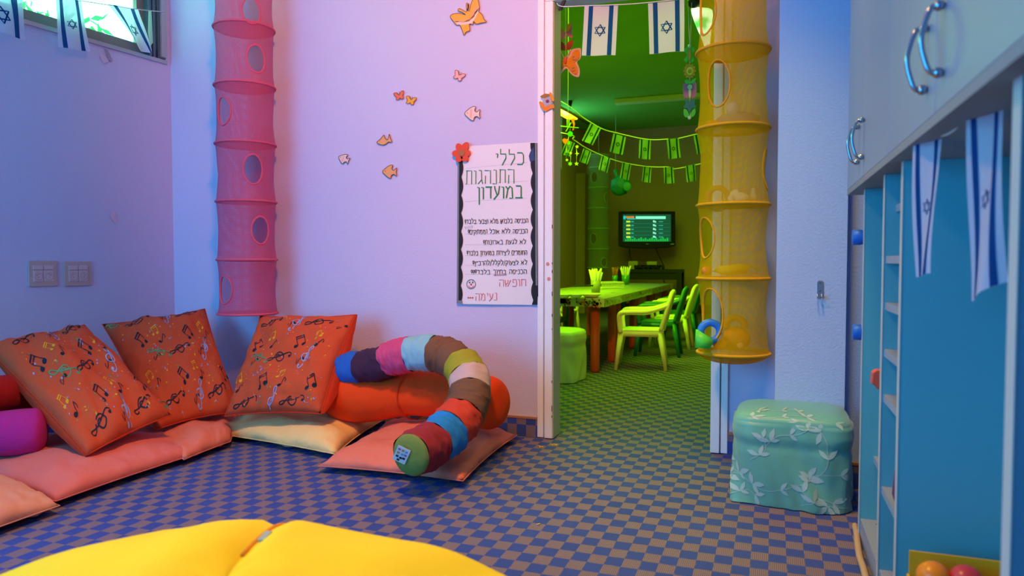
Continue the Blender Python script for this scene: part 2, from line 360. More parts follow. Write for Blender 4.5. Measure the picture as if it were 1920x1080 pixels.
# ---- printed music notes
def clef(fn, mb, x, y, s, rot, mi):
    c_, s_ = math.cos(rot), math.sin(rot)
    g = lambda a, b: fn(x + s * (a * c_ - b * s_), y + s * (a * s_ + b * c_))
    P = [(.05, -.05), (.18, .02), (.16, .2), (0, .27), (-.2, .18), (-.24, -.06), (-.08, -.28), (.2, -.26), (.34, -.02), (.24, .28), (.0, .6), (.02, .92), (.16, .98), (.2, .75), (.08, .3), (.12, -.3), (.16, -.72), (.02, -.92), (-.16, -.82), (-.12, -.68)]
    P = [(p.x, p.y) for p in smoothcurve([(a, b, 0) for a, b in P], 4)]
    mb.ribbon(g, P, .075, mi); mb.blob(g, (-.12, -.74), .1, .1, 0, 8, mi)
def note(fn, mb, x, y, s, rot, mi, kind):
    c_, s_ = math.cos(rot), math.sin(rot)
    g = lambda a, b: fn(x + s * (a * c_ - b * s_), y + s * (a * s_ + b * c_))
    if kind == 0:
        mb.blob(g, (-.12, -.5), .24, .17, .4, 10, mi); mb.ribbon(g, [(.1, -.45), (.1, .5), (.36, .28), (.4, .02)], .075, mi, step=.15)
    elif kind == 1:
        for a in (-.35, .35): mb.blob(g, (a - .12, -.5 + a * .1), .22, .16, .4, 10, mi); mb.ribbon(g, [(a + .07, -.45), (a + .07, .45 + a * .2)], .07, mi, step=.2)
        mb.ribbon(g, [(-.3, .42), (.44, .56)], .13, mi, step=.2); mb.ribbon(g, [(-.3, .2), (.44, .34)], .1, mi, step=.2)
    elif kind == 2:
        mb.blob(g, (0, 0), .22, .16, .4, 9, mi); mb.ribbon(g, [(.2, 0), (.3, .9)], .04, mi, step=.2)
    else:
        mb.blob(g, (0, 0), .2, .2, 0, 9, mi)
ORANGE = cloth('orange_music_cotton', (0.62, 0.085, 0.03)); ORANGE2 = cloth('deep_orange_cotton', (0.62, 0.045, 0.012))
INKS = [mat('print_black', (.01, .012, .03), .85), mat('print_green', (.10, .28, .13), .85), mat('print_yellow', (.80, .36, .01), .85), mat('print_blue', (.28, .36, .66), .85)]
def music_pillow(corners, T, label, seed, k=.05, rot=0, gus=None):
    f = pillow(corners, T, k, seed=seed, wr=.013); r = random.Random(seed)
    o = mk('music_cushion', pillow_mesh(f), ORANGE, weld=True); tag(o, label, 'cushion', 'orange cushions printed with music notes')
    mk('piped_edge', seam(f, .0028), ORANGE2, o)
    if gus:
        sg, off = gus; mb = MB()
        def gf(a, b):
            v = 2 * b - 1; e = f(sg, v); w_ = max(0, math.sin(PI * (b * .96 + .02))) ** .55 * (1.0 - .62 * b)
            return e + off * a * w_ * (1 + .12 * noise.noise(Vector((v * 5, a * 3, seed)))) + (CAM - e).normalized() * .012 * math.sin(PI * a) * w_
        mb.grid(gf, 8, 30); mk('side_panel', mb, ORANGE2, o, label='plain deep orange side panel')
    mb = MB(); fn = lambda a, b: f(max(-.985, min(.985, a)), max(-.985, min(.985, b)), 1, .0016)
    # a half-drop repeat like the printed cotton
    cell = .98; j = 0
    for iy in range(-2, 3):
        for ix in range(-2, 3):
            x0 = ix * cell + (.49 if iy % 2 else 0) + .05 * rot; y0 = iy * .80 + .06 * rot
            items = [('c', 0, 0, .17, 1.9, 0), ('n', .2, .22, .13, .5, 0, 1), ('n', -.16, .20, .11, -.3, 0, 0), ('n', .28, -.05, .10, 2.6, 0, 0), ('c', -.28, .0, .16, -.35 if j % 2 else 1.2, 3 if j % 2 else 1),
                     ('n', .1, -.2, .09, .3, 2, 1), ('n', -.12, -.19, .055, 1.4, 1, 2), ('n', .33, .13, .05, 2.0, 2, 2), ('n', .0, .31, .05, 1.1, 3, 2), ('n', -.26, -.16, .045, .2, 2, 3), ('n', .2, .04, .04, 0, 3, 3), ('n', -.05, .17, .045, 2.2, 2, 2), ('n', -.2, .12, .04, 0, 1, 3)]
            for it in items:
                x = x0 + it[1] * 1.58; y = y0 + it[2] * 1.58; it = (it[0], 0, 0, it[3] * 1.5) + it[4:]
                if max(abs(x), abs(y)) > .90: continue
                (clef if it[0] == 'c' else note)(fn, mb, x, y, it[3], it[4] + r.uniform(-.2, .2), *it[5:]) if it[0] == 'n' else clef(fn, mb, x, y, it[3], it[4], it[5])
            j += 1
    for k in range(60):
        x, y = r.uniform(-.92, .92), r.uniform(-.92, .92); note(fn, mb, x, y, r.uniform(.045, .085), r.uniform(0, 6.3), r.choice((1, 2, 2, 3, 3)), r.choice((0, 2, 2, 3)))
    mk('printed_notes', mb, INKS, o, smooth=True, kind='stuff')
    return o
lf = lambda px, py, off: on_left(px, py, off)
A_ = [on_z(164, 853, .11), on_z(322, 778, .18), pt(158, 609, 3.42), pt(-30, 647, 3.0)]
music_pillow(A_, .085, 'orange music-note cushion leaning at the far left, in front of the corner one', 3, .03, 0, (-1, RGT * -.06 - UP * .035 + FWD * .03))
B_ = [on_z(292, 806, .10), on_z(452, 772, .115), pt(384, 579, 3.86), pt(192, 608, 3.62)]
music_pillow(B_, .075, 'orange cushion with printed music notes standing in the room corner, between the two others', 5, .05, 1)
C_ = [pt(421, 781, 3.30), pt(602, 776, 3.16), pt(668, 590, 3.52), pt(488, 592, 3.66)]
music_pillow(C_, .075, 'orange music-note cushion standing under the pink hanging net, right edge against the bolster', 8, .05, -1, (1, RGT * .055 + FWD * .09))

# ---- flat floor cushions
SAL = cloth('salmon_cotton', (0.80, 0.20, 0.135)); BEI = cloth('beige_cotton', (0.98, 0.60, 0.24)); SAL2 = cloth('pink_salmon_cotton', (0.75, 0.17, 0.14))
def floor_cushion(px, T, m, label, seed, z=.03, k=.05, low=.25, corners=None, flat=3.2):
    cs = corners or [on_z(x, y, z) for x, y in px]
    f = pillow(cs, T, k, zmin=.004, seed=seed, wr=.009, low=low, flat=flat)
    o = mk('floor_cushion', pillow_mesh(f), m, weld=True); tag(o, label, 'cushion', 'flat cushions lying on the carpet')
    mk('piped_edge', seam(f, .002), m, o); return o
def fc(c, T, m, label, seed, **k):
    n = (c[1] - c[0]).cross(c[3] - c[0])
    return floor_cushion(None, T, m, label, seed, corners=c, **k)
Z = .03
floor_cushion([(105, 940), (372, 850), (262, 795), (-170, 872)], .075, SAL2, 'long dull salmon floor cushion at the left, under the front music cushion', 11, k=.025)
floor_cushion([(345, 862), (432, 828), (452, 772), (240, 800)], .07, SAL, 'salmon floor cushion in the room corner, under the corner music cushion', 12, k=.02)
floor_cushion([(395, 812), (630, 852), (722, 786), (500, 762)], .085, BEI, 'beige floor cushion in front of the cushion that stands under the pink net', 13, k=.05)
floor_cushion([(596, 874), (868, 902), (970, 816), (735, 788)], .06, SAL, 'salmon floor cushion on which the end of the patchwork snake rests', 14, k=.05)
floor_cushion([(-140, 1040), (112, 948), (10, 905), (-330, 930)], .075, cloth('dusty_peach_cotton', (0.72, 0.30, 0.20)), 'pale peach floor cushion cut by the lower left corner of the picture', 15, k=.02)
# rolled cushions at the left edge
def roll(name, pts, r, m, label, seed, cat='cushion'):
    P = smoothcurve(pts, 10); n = len(P); rs = []
    for i in range(n):
        t = i / (n - 1); e = min(t, 1 - t) * 2
        rs.append(r * (min(1, (e * 4.5)) ** .5 if e < .22 else 1) * (1 + .05 * math.sin(t * 9 + seed)) + .002)
    o = mk(name, MB().tube(P, rs, 26), m); return tag(o, label, cat)
MAG = cloth('magenta_cotton', (0.50, 0.02, 0.22)); RED = cloth('dark_red_cotton', (0.42, 0.012, 0.012))
roll('rolled_cushion', [on_z(-180, 828, .17), on_z(-80, 818, .17), on_z(20, 812, .17), on_z(92, 806, .17)], .085, MAG, 'magenta rolled cushion at the left edge, behind the front music cushion', 1)
roll('rolled_cushion', [pt(-60, 735, 2.75), pt(-20, 740, 2.85), pt(30, 738, 2.98), pt(88, 735, 3.12)], .075, RED, 'dark red rolled cushion lying above the magenta one at the left edge', 2)

# ---- orange bolster
ORB = mat("orange_bolster_cotton", (0.85, 0.065, 0.006), .85, bump=(9, .5, .02), vary=.06, vscale=5, spec=.2)
bp_ = [pt(600, 742, 3.42), pt(680, 742, 3.40), pt(760, 738, 3.36), pt(850, 742, 3.30), pt(895, 752, 3.22), pt(938, 757, 3.14)]
P = smoothcurve(bp_, 14); n = len(P); rs = []
for i in range(n):
    t = i / (n - 1); r = .112 + .012 * math.sin(t * PI * 2.3 + .6)
    e = min(t * 5, (1 - t) * 7, 1); rs.append(max(.01, r * (1 - (1 - e) ** 2.4) ** .5))
for i in range(n): P[i].z = max(P[i].z, .095 + rs[i] * .86)
mbx = MB().tube(P, rs, 48)
c0 = P[n // 2]
for v in mbx.v:
    q = noise.noise(Vector((v.x * 26, v.y * 9, v.z * 5))) * .007 + noise.noise(v * 7) * .008
    v += (v - c0).normalized() * q
bol = mk('bolster', mbx, ORB); tag(bol, 'plain bright orange bolster lying along the wall under the patchwork snake', 'bolster')
mk('gathered_seam', MB().tube([P[int(n * .45)] + Vector((0.112 * .3 * math.cos(a), .118 * math.cos(a), .118 * math.sin(a))) * 1.0 for a in [2 * PI * i / 30 for i in range(30)]], .003, 6, closed=True), ORANGE2, bol)

# ---- patchwork snake
SN = [((600, 698), 3.50, .074), ((650, 693), 3.38, .076), ((705, 684), 3.30, .078), ((750, 668), 3.24, .079), ((800, 662), 3.18, .080), ((845, 672), 3.12, .082), ((875, 700), 3.02, .084), ((882, 735), 2.92, .086), ((868, 776), 2.84, .086), ((838, 812), 2.74, .086), ((805, 836), 2.64, .084), ((771, 853), 2.54, .080)]
pp = smoothcurve([pt(*a, d) for a, d, r in SN], 12); m_ = len(SN) - 1
rr = [SN[min(m_, i // 12)][2] * (1 - (i % 12) / 12) + SN[min(m_, i // 12 + 1)][2] * (i % 12) / 12 for i in range(len(pp))]
SEG = [('red_orange', (0.60, .05, .02), 0), ('blue', (0.02, .12, .50), .06), ('dark_plum', (.055, .02, .055), .14), ('rose_pink', (.62, .07, .20), .225), ('light_blue', (.25, .50, .62), .31), ('cocoa_brown', (.19, .085, .05), .385), ('olive_green', (.36, .33, .03), .50), ('pale_mauve', (.60, .40, .40), .565), ('cocoa_brown', (.19, .085, .05), .64), ('brick_red', (.62, .055, .03), .725), ('bright_blue', (.02, .22, .62), .80), ('maroon', (.30, .025, .04), .885), ('end', None, 1.0)]
snake = thing('patchwork_snake', 'long stuffed draught-stopper snake of coloured fabric patches draped over the orange bolster', 'soft toy', Vector((pp[-1].x, pp[-1].y, .1)))
NP = len(pp); NS = 36
# frames along the body
fr_ = []; up = Vector((0, 0, 1))
for i in range(NP):
    t = (pp[min(NP - 1, i + 1)] - pp[max(0, i - 1)]).normalized(); x = (up - t * up.dot(t)).normalized(); up = x; fr_.append((x, t.cross(x)))
for s_, (nm, col, t0) in enumerate(SEG[:-1]):
    t1 = SEG[s_ + 1][2]; i0 = round(t0 * (NP - 1)); i1 = round(t1 * (NP - 1)); mb = MB(); K = max(4, (i1 - i0) * 2)
    def fs(a, b, i0=i0, i1=i1, s_=s_):
        x = i0 + b * (i1 - i0); i = min(NP - 2, int(x)); g = x - i; c = pp[i].lerp(pp[i + 1], g); r = rr[i] * (1 - g) + rr[i + 1] * g
        r *= .955 + .045 * (4 * b * (1 - b)) ** .35; q = 2 * PI * a
        X, Y = fr_[i]; r += noise.noise(Vector((math.cos(q) * 1.5, math.sin(q) * 1.5, x * .25 + s_ * 5))) * .008 + noise.noise(Vector((math.cos(q) * 3, math.sin(q) * 3, x * .9))) * .006 * (1.6 - b)
        return c + (X * math.cos(q) + Y * math.sin(q)) * r
    mb.grid(fs, NS, K, closed_u=True)
    mk('fabric_patch', mb, cloth('snake_' + nm, col, .06), snake, label=nm.replace('_', ' ') + ' fabric patch')
T_ = (pp[-1] - pp[-2]).normalized(); X, Y = fr_[-1]; e = pp[-1]
capf = MB(); capf.grid(lambda a, b: e + T_ * (.022 * math.sin(b * PI / 2)) + (X * math.cos(2 * PI * a) + Y * math.sin(2 * PI * a)) * rr[-1] * .955 * math.cos(b * PI / 2), NS, 6, closed_u=True)
mk('end_disc', capf, cloth('moss_green_cotton', (.19, .24, .05)), snake, label='mossy green round end of the snake')
# printed care label on the end
mb = MB(); rx = RGT; c_ = e + T_ * .026 - rx * .018 + UP * .008; ax = (rx * .9 - UP * .42).normalized(); ay = T_.cross(ax).normalized(); ay = ay if ay.z > 0 else -ay
mb.prism([c_ + ax * x + ay * y for x, y in ((-.024, -.03), (.024, -.03), (.024, .03), (-.024, .03))], T_ * .002)
tg = mk('care_label', mb, mat('label_white', (.75, .72, .75), .7), snake, smooth=False)
mb = MB(); lf_ = lambda u, v: c_ + ax * u + ay * v + T_ * .0028
for i, (x, y, mi) in enumerate([(-.014, .018, 0), (0, .018, 1), (.013, .017, 2), (-.013, .004, 1), (.002, .003, 2), (.014, .004, 0), (-.012, -.010, 3), (.002, -.012, 3), (.013, -.010, 3), (-.004, -.022, 3)]): mb.add([lf_(x + a, y + b) for a, b in ((-.005, -.004), (.005, -.004), (.005, .004), (-.005, .004))], [(0, 1, 2, 3)], mi)
mk('label_print', mb, [mat('label_pink', (.6, .1, .3), .7), mat('label_orange', (.7, .25, .05), .7), mat('label_cyan', (.1, .4, .6), .7), BLACKP], tg, smooth=False)

# ================================================================== POUF
POUF = mat('teal_satin_cover', (0.15, 0.46, 0.36), .42, bump=(5, .3, .02), vary=.06, vscale=4, spec=.5, sheen=.3)
def pouf(c, w_, d_, h_, rot, dome=.045, seed=1, folds=.012):
    cr_, sr_ = math.cos(rot), math.sin(rot)
    def L(x, y, z): return Vector((c[0] + x * cr_ - y * sr_, c[1] + x * sr_ + y * cr_, z))
    def ring(q, s):                      # rounded square outline
        a = 2 * PI * q; n = 5.5; cc, ss = math.cos(a), math.sin(a); r = (abs(cc) ** n + abs(ss) ** n) ** (-1 / n)
        return cc * r * w_ / 2 * s, ss * r * d_ / 2 * s
    def side(q, t, off=0.0):
        """t 0..1 up the side, 1..2 over the top"""
        if t <= 1:
            z = h_ * t; s = 1 + .020 * math.exp(-((t - .86) / .08) ** 2) - .02 * math.exp(-((t - .74) / .05) ** 2) - .015 * (1 - t)
            x, y = ring(q, s); g = noise.noise(Vector((math.cos(2 * PI * q) * 4 + z * 6 + seed, math.sin(2 * PI * q) * 4 - z * 4, z * 3.2))) * folds * (1.3 - t)
            l = math.hypot(x, y); return L(x * (1 + (g + off) / l), y * (1 + (g + off) / l), max(z, .004))
        u = t - 1; s = 1.0 - u; e = .96 if u else 1
        x, y = ring(q, (1 - .02) * max(0, math.cos(u * PI / 2)) ** .62 if u < 1 else 0); z = h_ + dome * math.sin(u * PI / 2) ** .8 + off
        return L(x, y, z)
    return side
def vines(fn, W, m, parent, seed):
    r = random.Random(seed); mb = MB()
    def leaf(x, y, s, a):
        P = [(0, 0), (.35, .22), (.65, .2), (1, 0), (.65, -.2), (.35, -.22)]
        vs = [fn(x + s * (u * math.cos(a) - v * math.sin(a)), y + s * (u * math.sin(a) + v * math.cos(a)) * W) for u, v in [(.5, 0)] + P]
        mb.add(vs, [(0, 1 + i, 1 + (i + 1) % 6) for i in range(6)])
    return mb, leaf, r
PC = Vector((on_z(1481, 955, 0).x, 0)); pfx = on_z(1480, 958, 0)
pc = (pfx.x + .006, pfx.y + .165); PW, PD, PH = .385, .33, .285
sd = pouf(pc, PW, PD, PH, -.02, folds=.024)
po = thing('pouf', 'square pouf in a teal leaf-patterned satin cover at the foot of the blue pillar', 'pouf', (pc[0], pc[1], 0))
mb = MB(); mb.grid(lambda a, b: sd(a, b * 2), 96, 64, closed_u=True); mk('cover', mb, POUF, po)
VINE = mat('vine_print', (.42, .60, .56), .5)
mb = MB(); rq = random.Random(4)
per = 2 * (PW + PD)
def pm(u, v):                 # u metres round the cover, v metres up it, then over the top
    q = (.75 + u / per) % 1.0
    return sd(q, v / PH, .0016) if v <= PH else sd(q, 1 + min(.98, (v - PH) / .20), .0016)
def leaf(x, y, s, a):
    P = [(0, 0), (.3, .17), (.6, .2), (1, 0), (.6, -.17), (.3, -.15)]
    vs = [pm(x + s * (u * math.cos(a) - v * math.sin(a)), y + s * (u * math.sin(a) + v * math.cos(a))) for u, v in [(.5, 0)] + P]
    mb.add(vs, [(0, 1 + i, 1 + (i + 1) % 6) for i in range(6)])
for st in ([(-.42, .02), (-.3, .05), (-.2, .10), (-.1, .06), (0, .08), (.1, .13), (.12, .22), (.08, .30), (.0, .33)], [(.2, .02), (.08, .04), (.04, .09), (.1, .13), (.2, .14), (.28, .22), (.34, .3)], [(-.36, .28), (-.3, .2), (-.24, .12), (-.17, .1)], [(-.2, .36), (-.1, .33), (0, .37), (.1, .36), (.18, .31), (.24, .24)], [(.3, .04), (.36, .1), (.42, .16), (.4, .24)], [(-.5, .1), (-.44, .2), (-.4, .3)], [(-.1, .2), (-.05, .25), (.02, .26), (.07, .29)], [(-.22, .02), (-.16, .05), (-.12, .03)], [(-.14, .16), (-.09, .2), (-.1, .26)], [(.04, .02), (.1, .05), (.16, .03)], [(-.2, .42), (-.12, .40), (-.02, .43), (.06, .41)]):
    C = smoothcurve([(a, b, 0) for a, b in st], 8); mb.ribbon(pm, [(p.x, p.y) for p in C], .0022)
    for i in range(5, len(C) - 1, 8):
        d = C[i + 1] - C[i]; a = math.atan2(d.y, d.x)
        leaf(C[i].x, C[i].y, rq.uniform(.036, .052), a + rq.uniform(.5, .9)); leaf(C[i].x, C[i].y, rq.uniform(.032, .05), a - rq.uniform(.4, .8))
        if i % 16 == 5: leaf(C[i].x, C[i].y, .045, a + 2.2)
mk('leaf_print', mb, VINE, po, kind='stuff')

# ================================================================== BEANBAG in the foreground
YEL = mat('yellow_beanbag_cloth', (0.93, 0.72, 0.02), .75, bump=(7, .3, .02), vary=.05, vscale=3, spec=.25)
bc = pt(430, 1250, 1.13); bc.z = 0
bb = thing('beanbag', 'big yellow beanbag in the foreground with a crease down its middle', 'beanbag', bc)
RV = Vector((RGT.x, RGT.y, 0)); FV = Vector((FWD.x, FWD.y, 0)).normalized()
def beanf(a, b, sgn):
    # half of the bag each side of the crease; a = angle from the crease, b = height parameter
    q = (a * PI) * sgn; el = -PI / 2 * .55 + b * (PI / 2 * 1.55); ce, se = math.cos(el), math.sin(el)
    x = math.sin(q) * ce; y = math.cos(q) * ce; z = se
    x = math.copysign(abs(x) ** .9, x); y = math.copysign(abs(y) ** .9, y)
    rx_ = .62 if x > 0 else .75
    P = bc + RV * x * rx_ + FV * y * .40
    zz = .15 + math.copysign(abs(z) ** .6, z) * (.243 if z > 0 else .17)
    X_ = x * rx_; q_ = min(1, max(0, (-X_ - .09) / .11)); zz -= max(0, z) ** .3 * (.024 * q_ * q_ * (3 - 2 * q_) + .17 * max(0, -X_ - .15) + (.1 * X_ + .18 * X_ * X_ if X_ > 0 else 0))
    zz -= .026 * math.exp(-((X_ - .12) / .2) ** 2) * max(0, z) ** .3
    zz -= math.exp(-((x * rx_ + .0) / .022) ** 2) * .028 * max(0, z) ** .5
    zz += math.exp(-((x * rx_ + .055 * (1.5 - y)) / .05) ** 2) * .010 * max(0, z)
    zz += noise.noise(Vector((x * 3.1 + 3 * sgn, y * 2.2, 1.5))) * .022 * max(0, z + .3)
    if sgn > 0: zz += math.exp(-((x * rx_ - .42 - .1 * y) / .035) ** 2) * .018 * max(0, z)
    P.z = max(.004, zz); return P
for sgn in (-1, 1):
    mb = MB(); mb.grid(lambda a, b: beanf(a, b, sgn), 48, 36)
    mk('fabric_panel', mb, YEL, bb)
P = [beanf(0.0, b / 20, 1) for b in range(20)] 
mk('centre_seam', MB().tube([p + Vector((0, 0, .003)) for p in P], .004, 6), mat('orange_thread', (.7, .26, .01), .8), bb)
pz = beanf(.015, .88, 1)
mk('side_tag', MB().box(-.006, .006, -.002, .002, -.02, .02, fn=lambda p: pz + RV * p.x + FV * p.z + Vector((0, 0, .004 + p.y))), mat('tag_grey_blue', (.30, .42, .42), .7), bb, smooth=False)

# ================================================================== HANGING NET ORGANISERS
FLOORM = {}
def organiser(name, c, R, zs, holes, net, trim, label, waist=.1, bowl=0.0, lean=0.0, ringr=.006, grp=None, tilt=(0, 0), fine=90, ceil=CEIL):
    """zs = ring heights from the top; holes = (section, angle from the viewer, height 0..1, half width, half height)"""
    c = Vector((c[0], c[1], 0)); top = zs[0]
    root = thing(name, label, 'hanging organiser', (c.x, c.y, zs[-1] - bowl), grp)
    tocam = math.atan2(CAM.y - c.y, CAM.x - c.x)
    ctr = lambda z: c + Vector((lean * (top - z), 0, z)) + Vector((0, 0, 0))
    def tl(p): p.z += (p.x - c.x) * tilt[0] + (p.y - c.y) * tilt[1]; return p
    for s in range(len(zs) - 1):
        z0, z1 = zs[s + 1], zs[s]; hs = [h for h in holes if h[0] == s]; NU, NV = fine, 26
        rad = lambda t: R * (1 - waist * max(0, math.sin(PI * t)) ** .6)
        def P(th, t):
            z = z0 + (z1 - z0) * t; r = rad(t) + noise.noise(Vector((math.cos(th) * 2, math.sin(th) * 2, z * 6))) * R * .05 * max(0, math.sin(PI * t))
            q = ctr(z); return tl(q + Vector((math.cos(tocam + th), math.sin(tocam + th), 0)) * r)
        def snap(th, t):
            for _, a, tc, hw, hh in hs:
                dx = (th - a) * R / hw; dy = (t - tc) * (z1 - z0) / hh; d = math.hypot(dx, dy)
                if .82 < d < 1.18: return a + dx / d * hw / R, tc + dy / d * hh / (z1 - z0)
            return th, t
        def inside(u, v):
            th = -PI + 2 * PI * u
            return any(math.hypot((th - a) * R / hw, (v - tc) * (z1 - z0) / hh) < .97 for _, a, tc, hw, hh in hs)
        mb = MB(); mb.grid(lambda u, v: P(*snap(-PI + 2 * PI * u, v)), NU, NV, closed_u=True, skip=inside)
        mb.uv = [(math.atan2(v.y - c.y, v.x - c.x) * R, v.z) for v in mb.v]
        sec = mk('net_section', mb, net, root)
        for _, a, tc, hw, hh in hs:
            lp = [P(a + math.cos(q) * hw / R, tc + math.sin(q) * hh / (z1 - z0)) for q in [2 * PI * i / 28 for i in range(28)]]
            mk('hole_binding', MB().tube(lp, .0055, 7, closed=True, flat=.6), trim, sec)
    for i, z in enumerate(zs):
        q = ctr(z); rp = [tl(q + Vector((math.cos(2 * PI * k / 48), math.sin(2 * PI * k / 48), 0)) * R) for k in range(48)]
        rg = mk('ring', MB().tube(rp, ringr, 8, closed=True), trim, root)
        if i: 
            mb = MB(); last = i == len(zs) - 1
            for k in range(5):
                pass
            mb.grid(lambda u, v: tl(q + Vector((math.cos(2 * PI * u), math.sin(2 * PI * u), 0)) * R * v + Vector((0, 0, -(bowl if last else .012) * (1 - v * v) ** .5))), 40, 10, closed_u=True)
            mb.uv = [(v.x, v.y) for v in mb.v]
            mk('net_floor', mb, FLOORM.get(net.name, net), root)
    q = ctr(top); mk('hanging_cord', MB().tube([q + Vector((0, 0, .0)), Vector((q.x, q.y, ceil - .001))], .004, 6), trim, root)
    for a in (0, PI / 2): mk('top_cord', MB().tube([tl(q + Vector((math.cos(a), math.sin(a), 0)) * R * s) + Vector((0, 0, .0 if abs(s) else .0)) for s in (-1, 0, 1)], .002, 5), trim, root)
    return root
def cz(px, py, d): return pt(px, py, d).z
PINK = gauze('pink_net', (0.82, 0.17, 0.32), .66, .35, grid=900)
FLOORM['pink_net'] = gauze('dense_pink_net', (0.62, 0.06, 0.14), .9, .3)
PINKT = cloth('pink_binding', (0.74, 0.11, 0.19))
dP = 3.72; pcx = pt(461, 300, dP)
zs = [cz(461, y, dP) for y in (-52, 58, 165, 272, 379, 487, 588)]
Rp = 54 / F * dP
organiser('pink_net_organiser', pcx, Rp, zs, [(0, .25, .18, .05, .065), (1, .42, .40, .052, .07), (2, -.85, .5, .052, .07), (3, .25, .53, .052, .075), (4, .5, .5, .052, .07), (5, -.9, .45, .052, .07)], PINK, PINKT, 'pink six-tier hanging net organiser hanging in front of the back wall near the corner', waist=.08, bowl=.01)
YELN = gauze('yellow_net', (1.0, 0.60, 0.006), .58, .45, grid=1150)
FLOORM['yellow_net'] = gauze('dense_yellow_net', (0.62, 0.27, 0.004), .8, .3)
YELT = cloth('amber_binding', (0.82, 0.36, 0.008))
dY = 2.90; ycx = pt(1369, 300, dY); zy = [cz(1369, y, dY) for y in (-42, 100, 243, 385, 522, 662)]; Ry = 66 / F * dY
organiser('yellow_net_organiser', pt(1370, 300, dY), Ry, zy, [(0, -.95, .46, .06, .085), (1, -.45, .52, .052, .09), (2, 1.45, .45, .05, .08), (3, -1.0, .55, .055, .08), (4, -.72, .52, .058, .105)], YELN, YELT, 'yellow five-tier hanging net organiser full of toys beside the doorway', waist=.11, bowl=.045, lean=0.012)
# toys in the yellow organiser
def inY(px, py, dd=0.0): return pt(px, py, dY + dd)
def toy(name, builder, m, label, grp='toys inside the yellow net organiser', cat='toy'):
    o = mk(name, builder, m); return tag(o, label, cat, grp)
GREY = cloth('violet_grey_plush', (.20, .14, .26)); WPL = cloth('white_plush', (.75, .70, .68)); ORT = mat('orange_toy_plastic', (.85, .25, .01), .5); BLT = mat('blue_toy_plastic', (.03, .22, .85), .4); GRT = mat('green_toy_plastic', (.10, .75, .05), .4); YET = mat('yellow_toy_plastic', (.85, .65, .03), .5); BRT = mat('brown_ring_plastic', (.50, .22, .04), .5)
def seat_z(k): return zy[k] - .008
t = thing('plush_animal', 'violet-grey plush animal with a round head on the second tier of the yellow net', 'soft toy', inY(1378, 240), 'toys inside the yellow net organiser')
b0 = inY(1382, 226); mk('body', MB().ball(b0, (.085, .05, .034), 20), GREY, t); mk('head', MB().ball(inY(1375, 205, -.02), (.027, .027, .03), 16), cloth('pale_violet_plush', (.45, .40, .50)), t)
mk('flipper', MB().ball(inY(1350, 232, -.03), (.03, .02, .01), 12), GREY, t); mk('flipper', MB().ball(inY(1412, 232, -.02), (.03, .02, .01), 12), GREY, t)
toy('green_toy', MB().ball(inY(1416, 221), (.02, .016, .012), 12).ball(inY(1408, 217), (.012, .012, .01), 10), GRT, 'small green toy beside the violet-grey plush animal')
toy('orange_toy', MB().ball(inY(1335, 233, -.02), (.03, .03, .015), 12, fn=lambda p: p + Vector((0, 0, .004 * math.sin(p.x * 300)))), ORT, 'flat orange toy at the left of the plush animal')
lp = [inY(1346, 372, -.02) + RGT * .04 * math.cos(q) + UP * .043 * math.sin(q) for q in [2 * PI * i / 30 for i in range(30)]]
toy('toy_ring', MB().tube(lp, .011, 10, closed=True), BRT, 'amber-brown toy ring standing on the third tier of the yellow net')
t = thing('plush_mouse', 'white plush mouse lying on the third tier of the yellow net', 'soft toy', inY(1390, 384), 'toys inside the yellow net organiser')
mk('body', MB().ball(inY(1384, 372, -.02), (.042, .035, .032), 18, fn=lambda p: Vector((p.x, p.y, p.z * (1.2 if p.x < 0 else .8)))), WPL, t); mk('nose', MB().ball(inY(1402, 380, -.06), .009, 10), GREY, t); mk('ear', MB().ball(inY(1370, 372, -.05), (.012, .005, .014), 10), WPL, t)
toy('pale_bottle_toy', MB().lathe(inY(1412, 381), [(.001, 0), (.014, .002), (.015, .03), (.008, .045), (.007, .06), (.001, .062)], 14), mat('cream_plastic', (.75, .68, .5), .5), 'cream bottle-shaped toy at the right of the plush mouse')
toy('toy_boat', MB().prism([inY(x, y, -.04) for x, y in ((1342, 508), (1356, 498), (1385, 495), (1408, 500), (1400, 512), (1370, 516))], FWD * .05), YET, 'yellow boat-shaped toy on the fourth tier of the yellow net')
lp = [inY(1392, 510, -.03) + RGT * .065 * math.cos(q) + UP * .028 * math.sin(q) for q in [PI * i / 16 for i in range(17)]]
toy('toy_hoop', MB().tube(lp, .004, 8), mat('olive_toy_plastic', (.3, .5, .03), .5), 'thin green toy hoop arching over the yellow boat toy')
toy('orange_block', MB().ball(inY(1325, 508, -.02), (.022, .02, .02), 8), ORT, 'orange toy at the left end of the fourth tier')
lp = [inY(1332, 622, -.06) + RGT * .038 * math.cos(q) + UP * .036 * math.sin(q) for q in [2 * PI * i / 30 for i in range(30)]]
toy('blue_toy_ring', MB().tube(lp, .015, 12, closed=True), BLT, 'thick blue toy ring behind the lowest hole of the yellow net')
toy('green_toy_phone', MB().prism([inY(x, y, -.10) for x, y in ((1308, 618), (1330, 632), (1338, 640), (1330, 655), (1306, 652))], FWD * .03), GRT, 'bright green toy at the lower left of the yellow net')
lp = [inY(1378, 612, 0) + RGT * .04 * math.cos(q) + UP * .035 * math.sin(q) for q in [PI * (i - 1) / 16 for i in range(19)]]
t = thing('orange_plush_animal', 'orange plush animal with a curled trunk in the lowest tier of the yellow net', 'soft toy', inY(1378, 655), 'toys inside the yellow net organiser')
